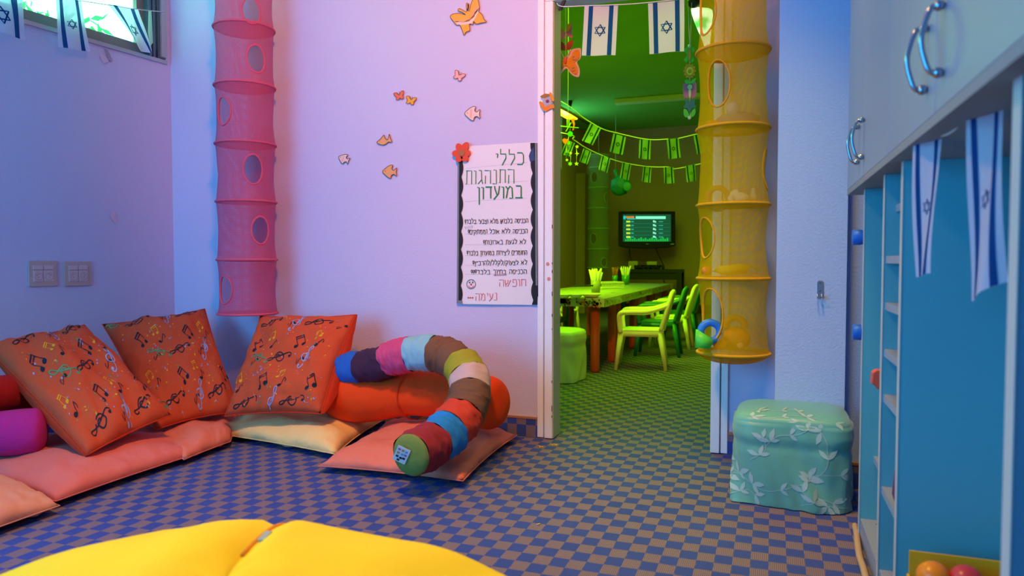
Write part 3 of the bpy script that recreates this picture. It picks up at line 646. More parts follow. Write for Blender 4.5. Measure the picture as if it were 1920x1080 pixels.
mk('trunk', MB().tube(lp, .013, 12), ORT, t); mk('body', MB().ball(inY(1378, 635), (.06, .045, .05), 20), ORT, t); mk('foot', MB().ball(inY(1350, 645, -.04), (.028, .022, .02), 14), ORT, t); mk('ear', MB().ball(inY(1388, 648, -.05), (.014, .008, .012), 12), cloth('peach_plush', (.85, .45, .15)), t)
toy('grey_toy_cup', MB().lathe(inY(1350, 672, -.01), [(.001, -.0), (.03, .004), (.04, .02), (.036, .02), (.001, .01)], 20), mat('grey_green_plastic', (.3, .4, .35), .5), 'grey-green dish-shaped toy at the very bottom of the yellow net')

# ================================================================== FLAGS
FLCL = gauze('flag_film', (0.80, 0.74, 0.92), .93, .45); FLBL = gauze('flag_blue_film', (0.008, 0.09, 0.32), .95, .5)
def flag_parts(root, C, wave=(.006, 9, 0), n=(10, 14), mats=(FLCL, FLBL), local=None, curl=0):
    """C = top-left, top-right, bottom-right, bottom-left"""
    C = [Vector(c) for c in C]; nn = (C[1] - C[0]).cross(C[3] - C[0]).normalized()
    if local is None and nn.dot(CAM - C[0]) < 0: nn = -nn
    if local is not None and nn.y > 0: nn = -nn
    def f(u, v, off=0.0):
        P = C[0] * (1 - u) * (1 - v) + C[1] * u * (1 - v) + C[2] * u * v + C[3] * (1 - u) * v
        return P + nn * (wave[0] * math.sin(u * wave[1] + v * 3 + wave[2]) * (.3 + v) + curl * (v * v) * (u - .5) + off)
    w_ = (C[1] - C[0]).length; h_ = ((C[3] - C[0]).length + (C[2] - C[1]).length) / 2
    mb = MB(); mb.grid(lambda u, v: f(u, v), *n); mk('flag_cloth', mb, mats[0], root)
    g = lambda u, v: f(u, v, .0012)
    for u0 in (.13, .74):
        mb = MB(); mb.grid(lambda a, b: g(u0 + .13 * a, b), 2, n[1]); mk('blue_stripe', mb, mats[1], root)
    mb = MB(); R_ = .175
    for s in (1, -1):
        T = [(.5 + R_ * math.sin(a) * 1.0, .5 - s * R_ * math.cos(a) * w_ / h_) for a in (0, 2 * PI / 3, 4 * PI / 3)]
        # outline drawn in metres so that both directions keep their width
        h = lambda x, y: g(x / w_, y / h_)
        mb.ribbon(h, [(a * w_, b * h_) for a, b in T + T[:2]], .034 * w_ * 1.0, step=.02)
    mk('star', mb, mats[1], root)
    return root
def flag(C, label, group=None, **k):
    r = thing('paper_flag', label, 'flag', (Vector(C[0]) + Vector(C[1])) / 2, group); return flag_parts(r, C, **k)
STR = mat('white_string', (.75, .78, .72), .7)
# window flags hang a hand's breadth in front of the left wall
wf = lambda x, y, o=.07: on_left(x, y, o)
flag([wf(-52, -12), wf(42, -4), wf(49, 76), wf(-30, 50)], 'blue and white flag cut by the left edge, hanging before the high window', 'flags before the high window', wave=(.006, 8, 1))
flag([wf(104, -6), wf(152, 2), wf(169, 97), wf(111, 88)], 'blue and white flag hanging second from the left before the high window', 'flags before the high window', wave=(.005, 8, 2))
flag([wf(203, 8), wf(259, 17), wf(284, 103), wf(262, 92)], 'blue and white flag blown askew at the right end of the high window', 'flags before the high window', wave=(.014, 6, 0), n=(28, 30))
s_ = mk('string', MB().tube(smoothcurve([wf(-60, -22), wf(60, -10), wf(155, 2), wf(232, 14), wf(280, 20), wf(308, 22, .01)], 6), .0022, 6), STR); tag(s_, 'white string the flags hang from across the high window', 'string')
mb = MB(); mb.prism([wf(x, y, .03) for x, y in ((279, 20), (284, 20), (287, 80), (282, 86), (278, 60))], LN * .002)
o = mk('ribbon', mb, gauze('ribbon_film', (.6, .8, .75), .9, .5), smooth=False); tag(o, 'thin twisted ribbon end hanging at the right side of the high window', 'ribbon')
# a scrap of paper, chips and marks on the left wall
o = flatmk('paper_scrap', MB().prism([on_left(x, y, .004) for x, y in ((186, 100), (196, 104), (203, 112), (203, 117), (200, 116), (195, 120), (190, 112))], -LN * .001), mat('scrap_paper', (.75, .55, .70), .8)); tag(o, 'torn pale paper scrap stuck under the high window', 'paper')
o = flatmk('tape_scrap', MB().prism([on_left(x, y, .005) for x, y in ((196, 91), (202, 94), (211, 113), (209, 116), (203, 112))], -LN * .001), mat('dull_tape', (.42, .34, .46), .6)); tag(o, 'dull strip of tape beside the torn paper scrap under the high window', 'tape')
o = flatmk('paper_remnant', MB().prism([on_left(x, y, .003) for x, y in ((208, 397), (213, 395), (217, 401), (216, 408), (219, 413), (219, 419), (216, 420), (211, 413), (206, 405))], -LN * .001), mat('scrap_paper', (.75, .55, .70), .8)); tag(o, 'small pale remnant of paper on the left wall above the sockets', 'paper')

# ================================================================== SOCKETS
SOCK = mat('beige_socket_plastic', (.62, .42, .40), .4); SOCKM = mat('pale_socket_plastic', (.72, .52, .55), .35)
def socket(px0, px1, pyt, pyb, label):
    s1 = sLW(on_left(px0, 513)); s0 = sLW(on_left(px1, 513)); z1 = on_left((px0 + px1) / 2, pyt).z; z0 = on_left((px0 + px1) / 2, pyb).z
    w_ = s1 - s0; h_ = z1 - z0; r = thing('wall_socket', label, 'socket', LW(Vector((s0 + w_ / 2, 0, z0))), 'double sockets on the left wall')
    mk('face_plate', MB().box(s0, s1, -.008, -.0005, z0, z1, LW), SOCK, r, smooth=False, bevel=.002)
    for k in (0, 1):
        a = s0 + w_ * (.15 + .37 * k); b = a + w_ * .33
        mk('rocker_switch', MB().box(a, b, -.0115, -.007, z0 + h_ * .66, z0 + h_ * .83, LW), SOCKM, r, smooth=False, bevel=.001)
        o = mk('outlet', MB().box(a, b, -.0105, -.007, z0 + h_ * .19, z0 + h_ * .62, LW), SOCKM, r, smooth=False, bevel=.001)
        c = ((a + b) / 2, z0 + h_ * .405)
        mk('outlet_rim', MB().tube([LW(Vector((c[0] + math.cos(q) * w_ * .135, -.011, c[1] + math.sin(q) * w_ * .135))) for q in [2 * PI * i / 24 for i in range(24)]], .0012, 6, closed=True), SOCK, o)
        sg = 1 if k == 0 else -1
        for dx, dz in ((.0, .055), (.0, -.055), (sg * -.06, .01)):
            mk('pin_hole', MB().lathe(Vector((0, 0, 0)), [(.0022, 0), (.0022, .0006)], 8, axis='y'), BLACKP, o, smooth=False).location = LW(Vector((c[0] + dx * w_, -.0112, c[1] + dz * w_))) - WLOC[o.name]
socket(52, 106, 489, 537, 'beige double wall socket on the left wall, the one nearer the left edge')
socket(119, 170, 490, 536, 'beige double wall socket on the left wall, the one nearer the room corner')

# ================================================================== POSTER with hand-lettered rules
PG = mat('poster_paper', (.86, .82, .86), .6); PN = Vector((0, -1, 0))
pTL = on_y(860, 275, YB - .012); pTR = on_y(1008, 266, YB - .012); pBR = on_y(1010, 572, YB - .012); pBL = on_y(858, 570, YB - .012)
poster = thing('poster', 'handwritten white poster of house rules with scalloped black borders beside the door frame', 'poster', (pTL + pBR) / 2)
def PF(u, v, off=0.0):                       # u 0..1 across, v 0..1 down
    P = pTL * (1 - u) * (1 - v) + pTR * u * (1 - v) + pBR * u * v + pBL * (1 - u) * v
    return P + PN * (off + .003 * math.sin(u * 5) * math.sin(v * 7))
mb = MB(); mb.grid(lambda u, v: PF(u, v), 16, 24); mk('sheet', mb, PG, poster)
PW_, PH_ = (pTR - pTL).length, (pBL - pTL).length
def px2uv(x, y): return (x - 858.5) / 150.5, (y - (274.5 - (x - 858.5) / 150.5 * 8.5)) / (571.0 - (274.5 - (x - 858.5) / 150.5 * 8.5))
def pf(x, y, off=.0016): u, v = px2uv(x, y); return PF(u, v, off)
BORD = mat('black_border_card', (.012, .012, .02), .7); GLIT = mat('silver_glitter', (.35, .42, .48), .35, .6, bump=(600, 1.0, .004), vary=.6, vscale=400)
def scallop(x0, sgn, y0, y1, wid, ph):
    mb = MB(); N = 90; vs = []
    for i in range(N + 1):
        y = y0 + (y1 - y0) * i / N; a = (y - y0) / 34.0 * 2 * PI + ph
        x = x0 + sgn * (wid + 4.2 * abs(math.sin(a / 2)) ** .8)
        vs += [pf(x0, y, .003), pf(x, y, .003)]
    mb.add(vs, [(2 * i, 2 * i + 1, 2 * i + 3, 2 * i + 2) for i in range(N)]); return mb
mk('scalloped_border', scallop(858.8, 1, 300, 569, 5.5, .5), BORD, poster); mk('scalloped_border', scallop(1008.6, -1, 268, 570.5, 8.5, 2.2), BORD, poster)
for xa, xb, ya, yb in ((857.2, 860.6, 305, 569), (1004.5, 1007.8, 268, 534)):
    mb = MB(); mb.grid(lambda u, v: pf(xa + (xb - xa) * u, ya + (yb - ya) * v, .0036), 1, 24); mk('glitter_strip', mb, GLIT, poster)
mb = MB(); mb.add([pf(x, y, .0038) for x, y in ((857, 564), (868, 564), (869, 570), (857, 570))], [(0, 1, 2, 3)]); mk('glitter_strip', mb, GLIT, poster)
mb = MB(); mb.add([pf(x, y, .004) for x, y in ((996, 284), (1002, 276), (1004, 300), (995, 303), (993, 292))], [(0, 1, 2, 3, 4)]); mk('curled_border_back', mb, mat('slate_blue_card', (.03, .06, .18), .6), poster)
LET = {
 'א': (.75, [[(0, 1), (.7, 0)], [(.62, 1), (.62, .8), (.45, .5)], [(.22, .6), (.08, .35), (.08, 0)]]),
 'ב': (.7, [[(.05, 1), (.5, 1), (.56, .9), (.56, .02)], [(0, 0), (.7, 0)]]),
 'ג': (.5, [[(.1, 1), (.35, 1), (.38, .35), (.48, 0)], [(.36, .3), (.02, 0)]]),
 'ד': (.65, [[(0, 1), (.65, 1)], [(.52, 1), (.52, 0)]]),
 'ה': (.65, [[(0, 1), (.6, 1), (.6, 0)], [(.1, .62), (.08, 0)]]),
 'ו': (.25, [[(0, 1), (.2, 1), (.2, 0)]]),
 'ח': (.65, [[(.06, 0), (.06, 1)], [(0, 1), (.6, 1), (.6, 0)]]),
 'י': (.2, [[(0, 1), (.17, 1), (.14, .66)]]),
 'כ': (.6, [[(0, 1), (.42, 1), (.55, .8), (.55, .2), (.42, 0), (0, 0)]]),
 'ך': (.6, [[(0, 1), (.5, 1), (.5, -.4)]]),
 'ל': (.6, [[(.06, 1.45), (.06, 1), (.52, 1), (.54, .65), (.2, 0)]]),
 'מ': (.75, [[(0, 1), (.2, .75), (.05, 0)], [(.2, .75), (.4, 1), (.6, .85), (.65, 0), (.35, 0)]]),
 'ם': (.65, [[(0, 1), (.6, 1), (.6, 0), (.06, 0), (.06, 1)]]),
 'נ': (.45, [[(.1, 1), (.36, 1), (.38, 0), (0, 0)]]),
 'ן': (.25, [[(0, 1), (.2, 1), (.2, -.45)]]),
 'ס': (.65, [[(0, 1), (.6, 1), (.58, .4), (.36, 0), (.18, .1), (.06, .5), (.08, 1)]]),
 'ע': (.6, [[(.56, 1), (.46, .35), (.0, -.12)], [(.08, 1), (.14, .7), (.36, .2)]]),
 'פ': (.6, [[(.25, .55), (.08, .6), (.06, 1), (.48, 1), (.56, .8), (.56, .2), (.46, 0), (0, 0)]]),
 'צ': (.6, [[(.04, 1), (.55, 0), (0, 0)], [(.55, 1), (.5, .75), (.3, .5)]]),
 'ץ': (.5, [[(.0, 1), (.22, .5), (.22, -.4)], [(.48, 1), (.44, .75), (.22, .45)]]),
 'ק': (.65, [[(0, 1), (.6, 1), (.56, .6), (.3, .1)], [(.1, .6), (.1, -.42)]]),
 'ר': (.6, [[(0, 1), (.45, 1), (.55, .85), (.55, 0)]]),
 'ש': (.8, [[(0, 1), (.1, 0), (.4, .05), (.75, 1)], [(.38, 1), (.36, .5), (.12, .3)]]),
 'ת': (.7, [[(0, 0), (.12, 0), (.14, 1)], [(.05, 1), (.62, 1), (.62, 0)]]),
 '!': (.3, [[(.2, 1.15), (.02, 1.0), (.02, .7), (.2, .3), (.34, .75), (.3, 1.05), (.2, 1.15)], [(.2, .08), (.21, -.05)]]),
 '/': (.35, [[(.35, 1.2), (0, -.2)]]), ' ': (.42, []), '.': (.3, [[(.1, .1), (.16, .1)]]),
}
def hebrew(txt, xr, yb, h, width, pen, m, name, slope=-.03, jit=.04, seed=1):
    """right-to-left pen lettering; xr = right end, yb = baseline (photograph-sized units on the poster), width = total run"""
    r = random.Random(seed); adv = sum(LET[c][0] + .16 for c in txt); k = width / (adv * h); x = xr; mb = MB()
    for c in txt:
        w_, st = LET[c]; wd = w_ * h * k; x -= wd
        dy = r.uniform(-jit, jit) * h; sc = 1 + r.uniform(-jit, jit)
        for s in st:
            s2 = [(p.x, p.y) for p in smoothcurve([(a, b, 0) for a, b in s], 3)] if len(s) > 2 and h < 9 else s
            mb.ribbon(lambda a, b: pf(a, b, .0026), [(x + a * h * k, yb + dy - b * h * sc + slope * (x - xr)) for a, b in s2], pen)
        x -= .16 * h * k
    return mk(name, mb, m, poster)
GRN = mat('green_marker', (.01, .22, .06), .6); REDM = mat('red_marker', (.62, .08, .10), .6)
hebrew('כללי', 984, 308, 21, 56, 2.0, GRN, 'lettering', seed=1)
hebrew('התנהגות', 966, 342, 25, 96, 1.6, GRN, 'lettering', seed=2)
hebrew('במועדון', 981, 370, 22, 88, 2.4, GRN, 'lettering', slope=-.03, seed=3)
for t, xr, yb, w_, sd_ in (('הכניסה בלבוש מלא וצבעי בלבד!', 991, 416.5, 120, 4), ('הכניסה ללא אוכל וממתקים!', 990, 436, 113, 5), ('לא לגעת בארונות!', 987, 456, 81, 6), ('החומרים ליצירות במועדון בלבד!', 989, 476, 114, 7), ('לא לצעוק/לקלל/להרביץ!', 989, 495, 103, 8), ('הכניסה בחיוך בלבד!!!', 988, 512, 105, 9)):
    hebrew(t, xr, yb, 7.0, w_, 1.05, BLACKP, 'lettering', slope=-.02, seed=sd_)
hebrew('חופשה', 987, 535, 12.5, 52, 1.1, REDM, 'lettering', seed=10)
hebrew('נעימה', 934, 562, 13, 43, 1.1, REDM, 'lettering', slope=-.05, seed=11)
mb = MB(); P2 = lambda a, b: pf(a, b, .0026)
for x in (879.5, 883.5, 887.5): mb.blob(P2, (x, 558.6), 1.6, 1.6)
for dy in (0, 2): mb.ribbon(P2, [(927, 514.5 + dy), (951, 513.5 + dy)], .7)
mk('red_dots_and_underline', mb, REDM, poster, kind='stuff')
mb = MB()
for y, sl in ((310, -.10), (342, -.06), (374, -.06), (417, -.02), (437, -.02), (457, -.02), (478, -.02), (496, -.02), (513, -.02)):
    mb.ribbon(P2, [(872, y + sl * -55), (990, y + sl * 60)], .35)
mk('ruled_line', mb, mat('pencil_line', (.5, .48, .52), .7), poster, kind='stuff')
# clown face
mb = MB(); C8 = [(884.5 + 8.3 * math.cos(2 * PI * i / 28), 533 + 8.8 * math.sin(2 * PI * i / 28)) for i in range(28)]
mb.ribbon(P2, C8, .9, closed=True); mb.blob(P2, (881.5, 530), 1.5, 1.1); mb.blob(P2, (887.5, 530), 1.5, 1.1); mb.ribbon(P2, [(880, 527), (883, 527.5)], .6); mb.ribbon(P2, [(886, 527.5), (889, 527)], .6)
fc_ = mk('clown_face', mb, BLACKP, poster, kind='stuff')
mb = MB(); mb.blob(P2, (884.5, 533.5), 1.8, 1.8); mb.ribbon(P2, [(879.5, 536), (881.5, 539), (884.5, 540), (887.5, 539), (889.5, 536)], 1.0); mk('red_nose_and_mouth', mb, mat('red_ink', (.6, .03, .04), .6), poster, kind='stuff')
mb = MB(); mb.ribbon(P2, [(872 + 1.2 * i, 427 + (2.6 if i % 2 else -2.6) - .2 * i) for i in range(13)], .8); mk('scribble', mb, mat('faded_pen', (.22, .24, .28), .7), poster)

# ================================================================== PAPER CUT-OUTS stuck on the wall
WY = YB - .004
def cutout(name, outline, label, cat, fill, edge=(.10, .03, .02), group=None, bands=None, Y=WY, th=.004, wob=1.1, marks=None, ew=1.0, smoothn=3):
    P = smoothcurve([(x, y, 0) for x, y in outline], smoothn, closed=True)
    root = thing(name, label, cat, on_y(P[0].x, P[0].y, Y), group)
    mb = MB(); mb.prism([on_y(p.x, p.y, Y) for p in P], (0, -th, 0)); mk('foam_sheet', mb, fill, root, smooth=False)
    mb = MB(); mb.ribbon(lambda a, b: on_y(a, b, Y - th - .0006), [(p.x, p.y) for p in P], ew, closed=True); mk('outline', mb, mat('ink_%d' % int(edge[0] * 1000), edge, .7), root)
    for i, (m, pts, w_) in enumerate(marks or []):
        mb = MB()
        if w_ == 0: mb.add([on_y(a, b, Y - th - .0004) for a, b in pts], [tuple(range(len(pts)))])
        else: mb.ribbon(lambda a, b: on_y(a, b, Y - th - .0008), pts, w_)
        mk('painted_mark', mb, m, root, smooth=False)
    return root
FO = mat('foam_peach', (.88, .42, .16), .8); FP = mat('foam_pink', (.90, .46, .42), .8); FR = mat('foam_coral', (.85, .20, .10), .8); FY = mat('foam_amber', (.90, .45, .06), .8); FW = mat('foam_cream', (.92, .66, .55), .8); DK = mat('ink_dark', (.05, .02, .03), .8)
cutout('butterfly_cutout', [(844, 31), (850, 26), (862, 25), (873, 28), (867, 23), (859, 20), (861, 16), (869, 20), (875, 22), (874, 12), (875, 6), (879, 8), (877, 18), (880, 20), (885, 2), (894, -6), (899, 14), (897, 21), (904, 28), (907, 36), (912, 41), (902, 43), (893, 45), (888, 40), (887, 46), (880, 45), (881, 57), (874, 60), (870, 66), (867, 58), (862, 47), (856, 47), (849, 39)], 'large amber butterfly cut-out high on the wall, cut by the top edge', 'cut-out', FY, (.12, .04, .05), 'cut-outs on the back wall', marks=[(FO, [(849, 35), (862, 38), (880, 34), (888, 18), (897, 6), (899, 14), (890, 30), (880, 40), (866, 42), (852, 41)], 0), (FW, [(853, 40), (868, 40), (880, 36), (890, 24), (897, 15), (898, 20), (890, 36), (884, 44), (872, 46), (858, 47)], 0), (DK, [(876, 20), (878, 13), (877, 8)], 2.2)])
def fishc(cx, cy, s, rot, label, fill, marks=True, grp='cut-outs on the back wall', variant=0):
    a = math.radians(rot); T = lambda x, y: (cx + s * (x * math.cos(a) - y * math.sin(a)), cy + s * (x * math.sin(a) + y * math.cos(a)))
    shapes = [[(-15, 0), (-8, -8), (0, -13), (6, -13), (4, -6), (8, -3), (14, -8), (13, 1), (14, 9), (8, 5), (3, 8), (2, 13), (-3, 12), (-8, 8)],
              [(-15, 4), (-9, -1), (-4, -7), (-1, -10), (1, -4), (6, -1), (9, -12), (11, -4), (14, 4), (8, 3), (3, 7), (-3, 9), (-9, 8)]]
    return cutout('fish_cutout', [T(x, y) for x, y in shapes[variant]], label, 'cut-out', fill, (.07, .03, .03), grp, marks=[(FR if variant else FP, [T(-4, -7), T(-1, -8), T(-2, 8), T(-5, 8)], 0), (DK, [T(-10, -1), T(-9, -1)], 1.4)] if marks else [(DK, [T(-10, -1), T(-9, -1)], 1.6)])
fishc(886, 213, 1.0, 0, 'striped coral fish cut-out above the poster, nearest the door frame', FW)
fishc(721, 263, .98, 0, 'amber fish cut-out with a raised tail fin, higher than the other fish on the left', FO, False, variant=1)
fishc(645, 298, .72, 20, 'small striped fish cut-out, leftmost of the fish', FW)
fishc(731, 322, .92, 0, 'plain peach fish cut-out, lowest of the cut-outs left of the poster', FO, False)
def bfly(cx, cy, s, rot, label, fill):
    a = math.radians(rot); T = lambda x, y: (cx + s * (x * math.cos(a) - y * math.sin(a)), cy + s * (x * math.sin(a) + y * math.cos(a)))
    o = [(-1, -3), (-6, -9), (-11, -8), (-9, -2), (-7, 1), (-9, 6), (-3, 7), (0, 4), (3, 8), (8, 6), (7, 1), (10, -3), (11, -9), (5, -8), (1, -3)]
    return cutout('butterfly_cutout', [T(x, y) for x, y in o], label, 'cut-out', fill, (.25, .05, .03), 'cut-outs on the back wall', ew=.9, marks=[(DK, [T(-1, -4), T(-4, -10)], .6), (DK, [T(1, -4), T(2, -10)], .6)])
bfly(749, 180, .86, -15, 'small coral-red butterfly cut-out, leftmost of the small pair', FR)
bfly(770, 189, .86, 12, 'small amber butterfly cut-out, right-hand one of the small pair', FY)
bfly(860, 143, .95, 25, 'pale pink butterfly cut-out high above the poster', FP)
# red-orange foam flower on the poster corner
FL = thing('foam_flower', 'orange-red glitter foam flower stuck over the upper left corner of the poster', 'flower', on_y(866, 288, WY - .02))
pet = mat('orange_red_foam', (.78, .08, .03), .7, bump=(300, .3, .002), vary=.08, vscale=60)
for ang, ln in ((-112, 17), (-62, 20), (-4, 14), (55, 15), (118, 15), (180, 15)):
    a = math.radians(ang); cx, cy = 866 + math.cos(a) * ln * .62, 288 + math.sin(a) * ln * .62
    P = [(cx + math.cos(a) * ln * .58 * math.cos(q) - math.sin(a) * 6.6 * math.sin(q), cy + math.sin(a) * ln * .58 * math.cos(q) + math.cos(a) * 6.6 * math.sin(q)) for q in [2 * PI * i / 18 for i in range(18)]]
    mk('petal', MB().prism([on_y(x, y, WY - .016 - .0004 * (ang % 7)) for x, y in P], (0, -.005, 0)), pet, FL, smooth=False, bevel=.001)
mk('flower_centre', MB().prism([on_y(866 + 6 * math.cos(q), 287 + 6 * math.sin(q), WY - .022) for q in [2 * PI * i / 20 for i in range(20)]], (0, -.004, 0)), mat('brown_foam', (.42, .16, .05), .7), FL, smooth=False, bevel=.001)
# little bird house on the architrave
BH = thing('birdhouse_ornament', 'tiny painted wooden birdhouse ornament fixed high on the left door post', 'ornament', on_y(1026, 208, YB - .03))
bh = lambda name, pts, m, y0=YB - .025, t=-.006: mk(name, MB().prism([on_y(x, y, y0) for x, y in pts], (0, t, 0)), m, BH, smooth=False, bevel=.0008)
bh('roof', [(1013, 181), (1022, 176), (1031, 176.5), (1032, 181), (1022, 185), (1016, 184)], mat('ornament_brown', (.36, .17, .03), .7)); bh('roof', [(1031, 173), (1034, 175), (1040, 188), (1038, 191), (1035, 190), (1030, 180)], mat('ornament_gold', (.75, .32, .03), .7))
bh('house_front', [(1018, 184), (1031, 180), (1036, 194), (1034, 198), (1022, 201), (1018, 192)], mat('ornament_grey', (.42, .42, .50), .7)); bh('entrance_hole', [(1026.5 + 3.2 * math.cos(q), 190 + 3.2 * math.sin(q)) for q in [2 * PI * i / 12 for i in range(12)]], mat('ornament_plum', (.20, .03, .10), .7), YB - .0315, -.001)
bh('base', [(1011, 192), (1014, 190), (1017, 192), (1023, 199), (1034, 196), (1040, 199), (1040, 203), (1032, 205), (1024, 210), (1020, 208), (1015, 202)], mat('ornament_orange', (.80, .24, .02), .7))
for (x, y, lb) in ((1027, 495, 'upper faded orange dot sticker on the left door post'), (1029, 523, 'lower orange dot sticker on the left door post')):
    o = flatmk('dot_sticker', MB().prism([on_y(x + 3.2 * math.cos(q), y + 3.6 * math.sin(q), YB - .0225) for q in [2 * PI * i / 14 for i in range(14)]], (0, -.001, 0)), mat('sticker_coral', (.80, .30, .24), .7)); tag(o, lb, 'sticker')
# hook on the pillar
HK = thing('coat_hook', 'small grey metal coat hook screwed to the blue pillar', 'hook', on_y(1538, 560, PY))
MET = mat('brushed_metal', (.42, .40, .48), .35, .8)
hy = PY - .001; mk('back_plate', MB().prism([on_y(x, y, hy) for x, y in ((1531.5, 529), (1534, 526), (1541, 526), (1544, 529), (1544, 557), (1531.5, 557))], (0, -.003, 0)), MET, HK, smooth=False, bevel=.001)
for y in (530.5, 545.5): mk('screw', MB().ball(on_y(1537.5, y, hy - .004), .0022, 8), mat('dark_screw', (.08, .08, .1), .5, .5), HK)
for x in (1533, 1541):
    a = on_y(x, 556, hy - .003); mk('prong', MB().tube(smoothcurve([a + Vector((0, 0, .008)), a + Vector((0, -.008, -.004)), a + Vector((0, -.018, -.006)), a + Vector((0, -.024, .004))], 5), .0035, 8), mat('polished_metal', (.7, .7, .75), .15, 1.0), HK)

# ================================================================== CUPBOARDS AND SHELVES on the right
LAM = mat('white_laminate', (0.28, 0.33, 0.44), .38, vary=.03, vscale=2); LAMD = mat('laminate_edge', (0.55, 0.56, 0.56), .4); UNDER = mat('cupboard_underside', (.28, .28, .30), .6); TEAL = mat('teal_laminate', (0.10, 0.42, 0.52), .5, vary=.04, vscale=2)
def CB(p): return Vector((.226 + (2.59 - p.y) * .00895 + p.x, p.y, p.z))
ZC = 1.0735; ZT = 1.78
CHR = mat('chrome', (.40, .42, .48), .18, 1.0)
seams = [2.59, 2.22, 1.76, 1.30, .84, .40]
units = [(2.59, 1.76, [2.59, 2.22, 1.76], 'far pair'), (1.76, .84, [1.76, 1.30, .84], 'middle pair'), (.84, .40, [.84, .40], 'near')]
hand = {2.22: (2.275, 2.17), 1.30: (1.36, 1.245)}
def handle(y, parent):
    P = [CB(Vector((-.002, y, ZC + .050))), CB(Vector((-.018, y, ZC + .052))), CB(Vector((-.027, y, ZC + .075))), CB(Vector((-.031, y, ZC + .10))), CB(Vector((-.027, y, ZC + .125))), CB(Vector((-.018, y, ZC + .148))), CB(Vector((-.002, y, ZC + .150)))]
    h = mk('handle', MB().tube(smoothcurve(P, 6), .0042, 10), CHR, parent, label='curved chrome handle')
    for z in (.05, .15): mk('handle_foot', MB().ball(CB(Vector((-.008, y, ZC + z))), .0085, 12), CHR, h)
for y1, y0, ss, nm in units:
    un = thing('wall_cupboard', {'far pair': 'white wall cupboard with two doors, the one touching the pillar', 'middle pair': 'white wall cupboard with two doors, second from the pillar', 'near': 'white wall cupboard door nearest the viewer at the upper right corner'}[nm], 'cupboard', CB(Vector((.15, (y0 + y1) / 2, ZC))), 'wall cupboards on the right')
    mk('body', MB().box(.019, .34, y0 + .001, y1 - .001, ZC, ZT, CB), LAM, un, smooth=False)
    mk('bottom_panel', MB().box(.0, .34, y0 + .001, y1 - .001, ZC - .018, ZC - .001, CB), UNDER, un, smooth=False)
    for a, b in zip(ss, ss[1:]):
        d = mk('door', MB().box(0, .018, b + .0015, a - .0015, ZC, ZT, CB), LAM, un, smooth=False, bevel=.001)
        for k, hs_ in hand.items():
            for y in hs_:
                if b < y < a: handle(y, d)
mk_ = None
# open shelving below, standing on a plinth
FX = .028; DV = [2.37, 1.99, 1.74, .985, .60]; TH = .022
su = thing('shelf_unit', 'tall open shelving with white edges and teal panels below the wall cupboards', 'shelf', CB(Vector((.2, 1.5, 0))))
for y in DV:
    t_ = .03 if y < 1.2 else TH
    d = mk('upright_panel', MB().box(FX, .36, y, y + t_, .0, ZC - .0185, CB), TEAL if y > 1.2 else mat('shaded_teal_laminate', (.16, .26, .36), .5), su, smooth=False)  # near uprights: same teal panels, their shade put into a darker colour
    mk('edge_band', MB().box(FX - .0015, FX, y - .001, y + t_ + .001, .0, ZC - .0185, CB), LAMD, d, smooth=False)
mk('back_panel', MB().box(.36, .366, .62, 2.39, 0, ZC - .0185, CB), TEAL, su, smooth=False)
for a, b in zip(DV, DV[1:]): mk('bottom_board', MB().box(FX + .002, .358, b + .032, a - .001, .0, .065, CB), LAM, su, smooth=False)
screw = mat('screw_cap', (.15, .12, .15), .5)
for y, x in ((2.33, .07), (2.12, .075), (1.93, .075), (1.8, .07)): mk('screw_cap', MB().lathe(CB(Vector((x, y, .065))), [(.004, 0), (.004, .001)], 10), screw, su, smooth=False)
for z in (.979, .853, .738, .622, .509, .277): mk('shelf_board', MB().box(FX + .004 + (.02 if z in (.979,) else 0), .358, DV[2] + TH + .001, DV[1] - .001, z - .018, z, CB), LAM, su, smooth=False)
mk('shelf_board', MB().box(FX + .035, .358, DV[1] + TH + .001, DV[0] - .001, .24, .258, CB), LAM, su, smooth=False)
mk('shelf_board', MB().box(FX + .05, .358, DV[1] + TH + .001, DV[0] - .001, .48, .498, CB), LAM, su, smooth=False)
mk('shelf_board', MB().box(.15, .358, DV[4] + .032, DV[3] - .001, .56, .585, CB), mat('white_shelf_edge', (.8, .85, .82), .4), su, smooth=False)
# things on and around it
BLU = mat('blue_cup_plastic', (.01, .14, .62), .45)
for py, lb in ((445, 'upper blue plastic cup fixed behind the first upright of the shelving'), (623, 'lower blue plastic cup fixed behind the first upright of the shelving')):
    c = pt(1616, py, 2.18); r = thing('plastic_cup', lb, 'cup', c - Vector((0, 0, .03)), 'blue cups at the shelving')
    mk('cup_wall', MB().lathe(c + Vector((0.0, 0, 0)), [(.021, -.026), (.024, -.024), (.024, -.004), (.0215, .0), (.024, .004), (.024, .024), (.020, .027)], 14, axis='x'), BLU, r)
    mk('clip', MB().box(c.x + .01, c.x + .035, c.y - .01, c.y + .01, c.z - .008, c.z + .008), BLU, r, smooth=False)
c = pt(1648, 712, 1.92); r = thing('toy_brick', 'coral-red plastic toy jutting from the shelving behind its second upright', 'toy', c - Vector((0, 0, .03)))
mk('toy_body', MB().prism([c + Vector((x, 0, z)) for x, z in ((-.016, .018), (-.006, .026), (.03, .024), (.03, -.026), (-.004, -.026), (-.008, -.018), (-.018, -.012))], (0, .03, 0)), mat('coral_plastic', (.75, .10, .06), .5), r, smooth=False, bevel=.003)
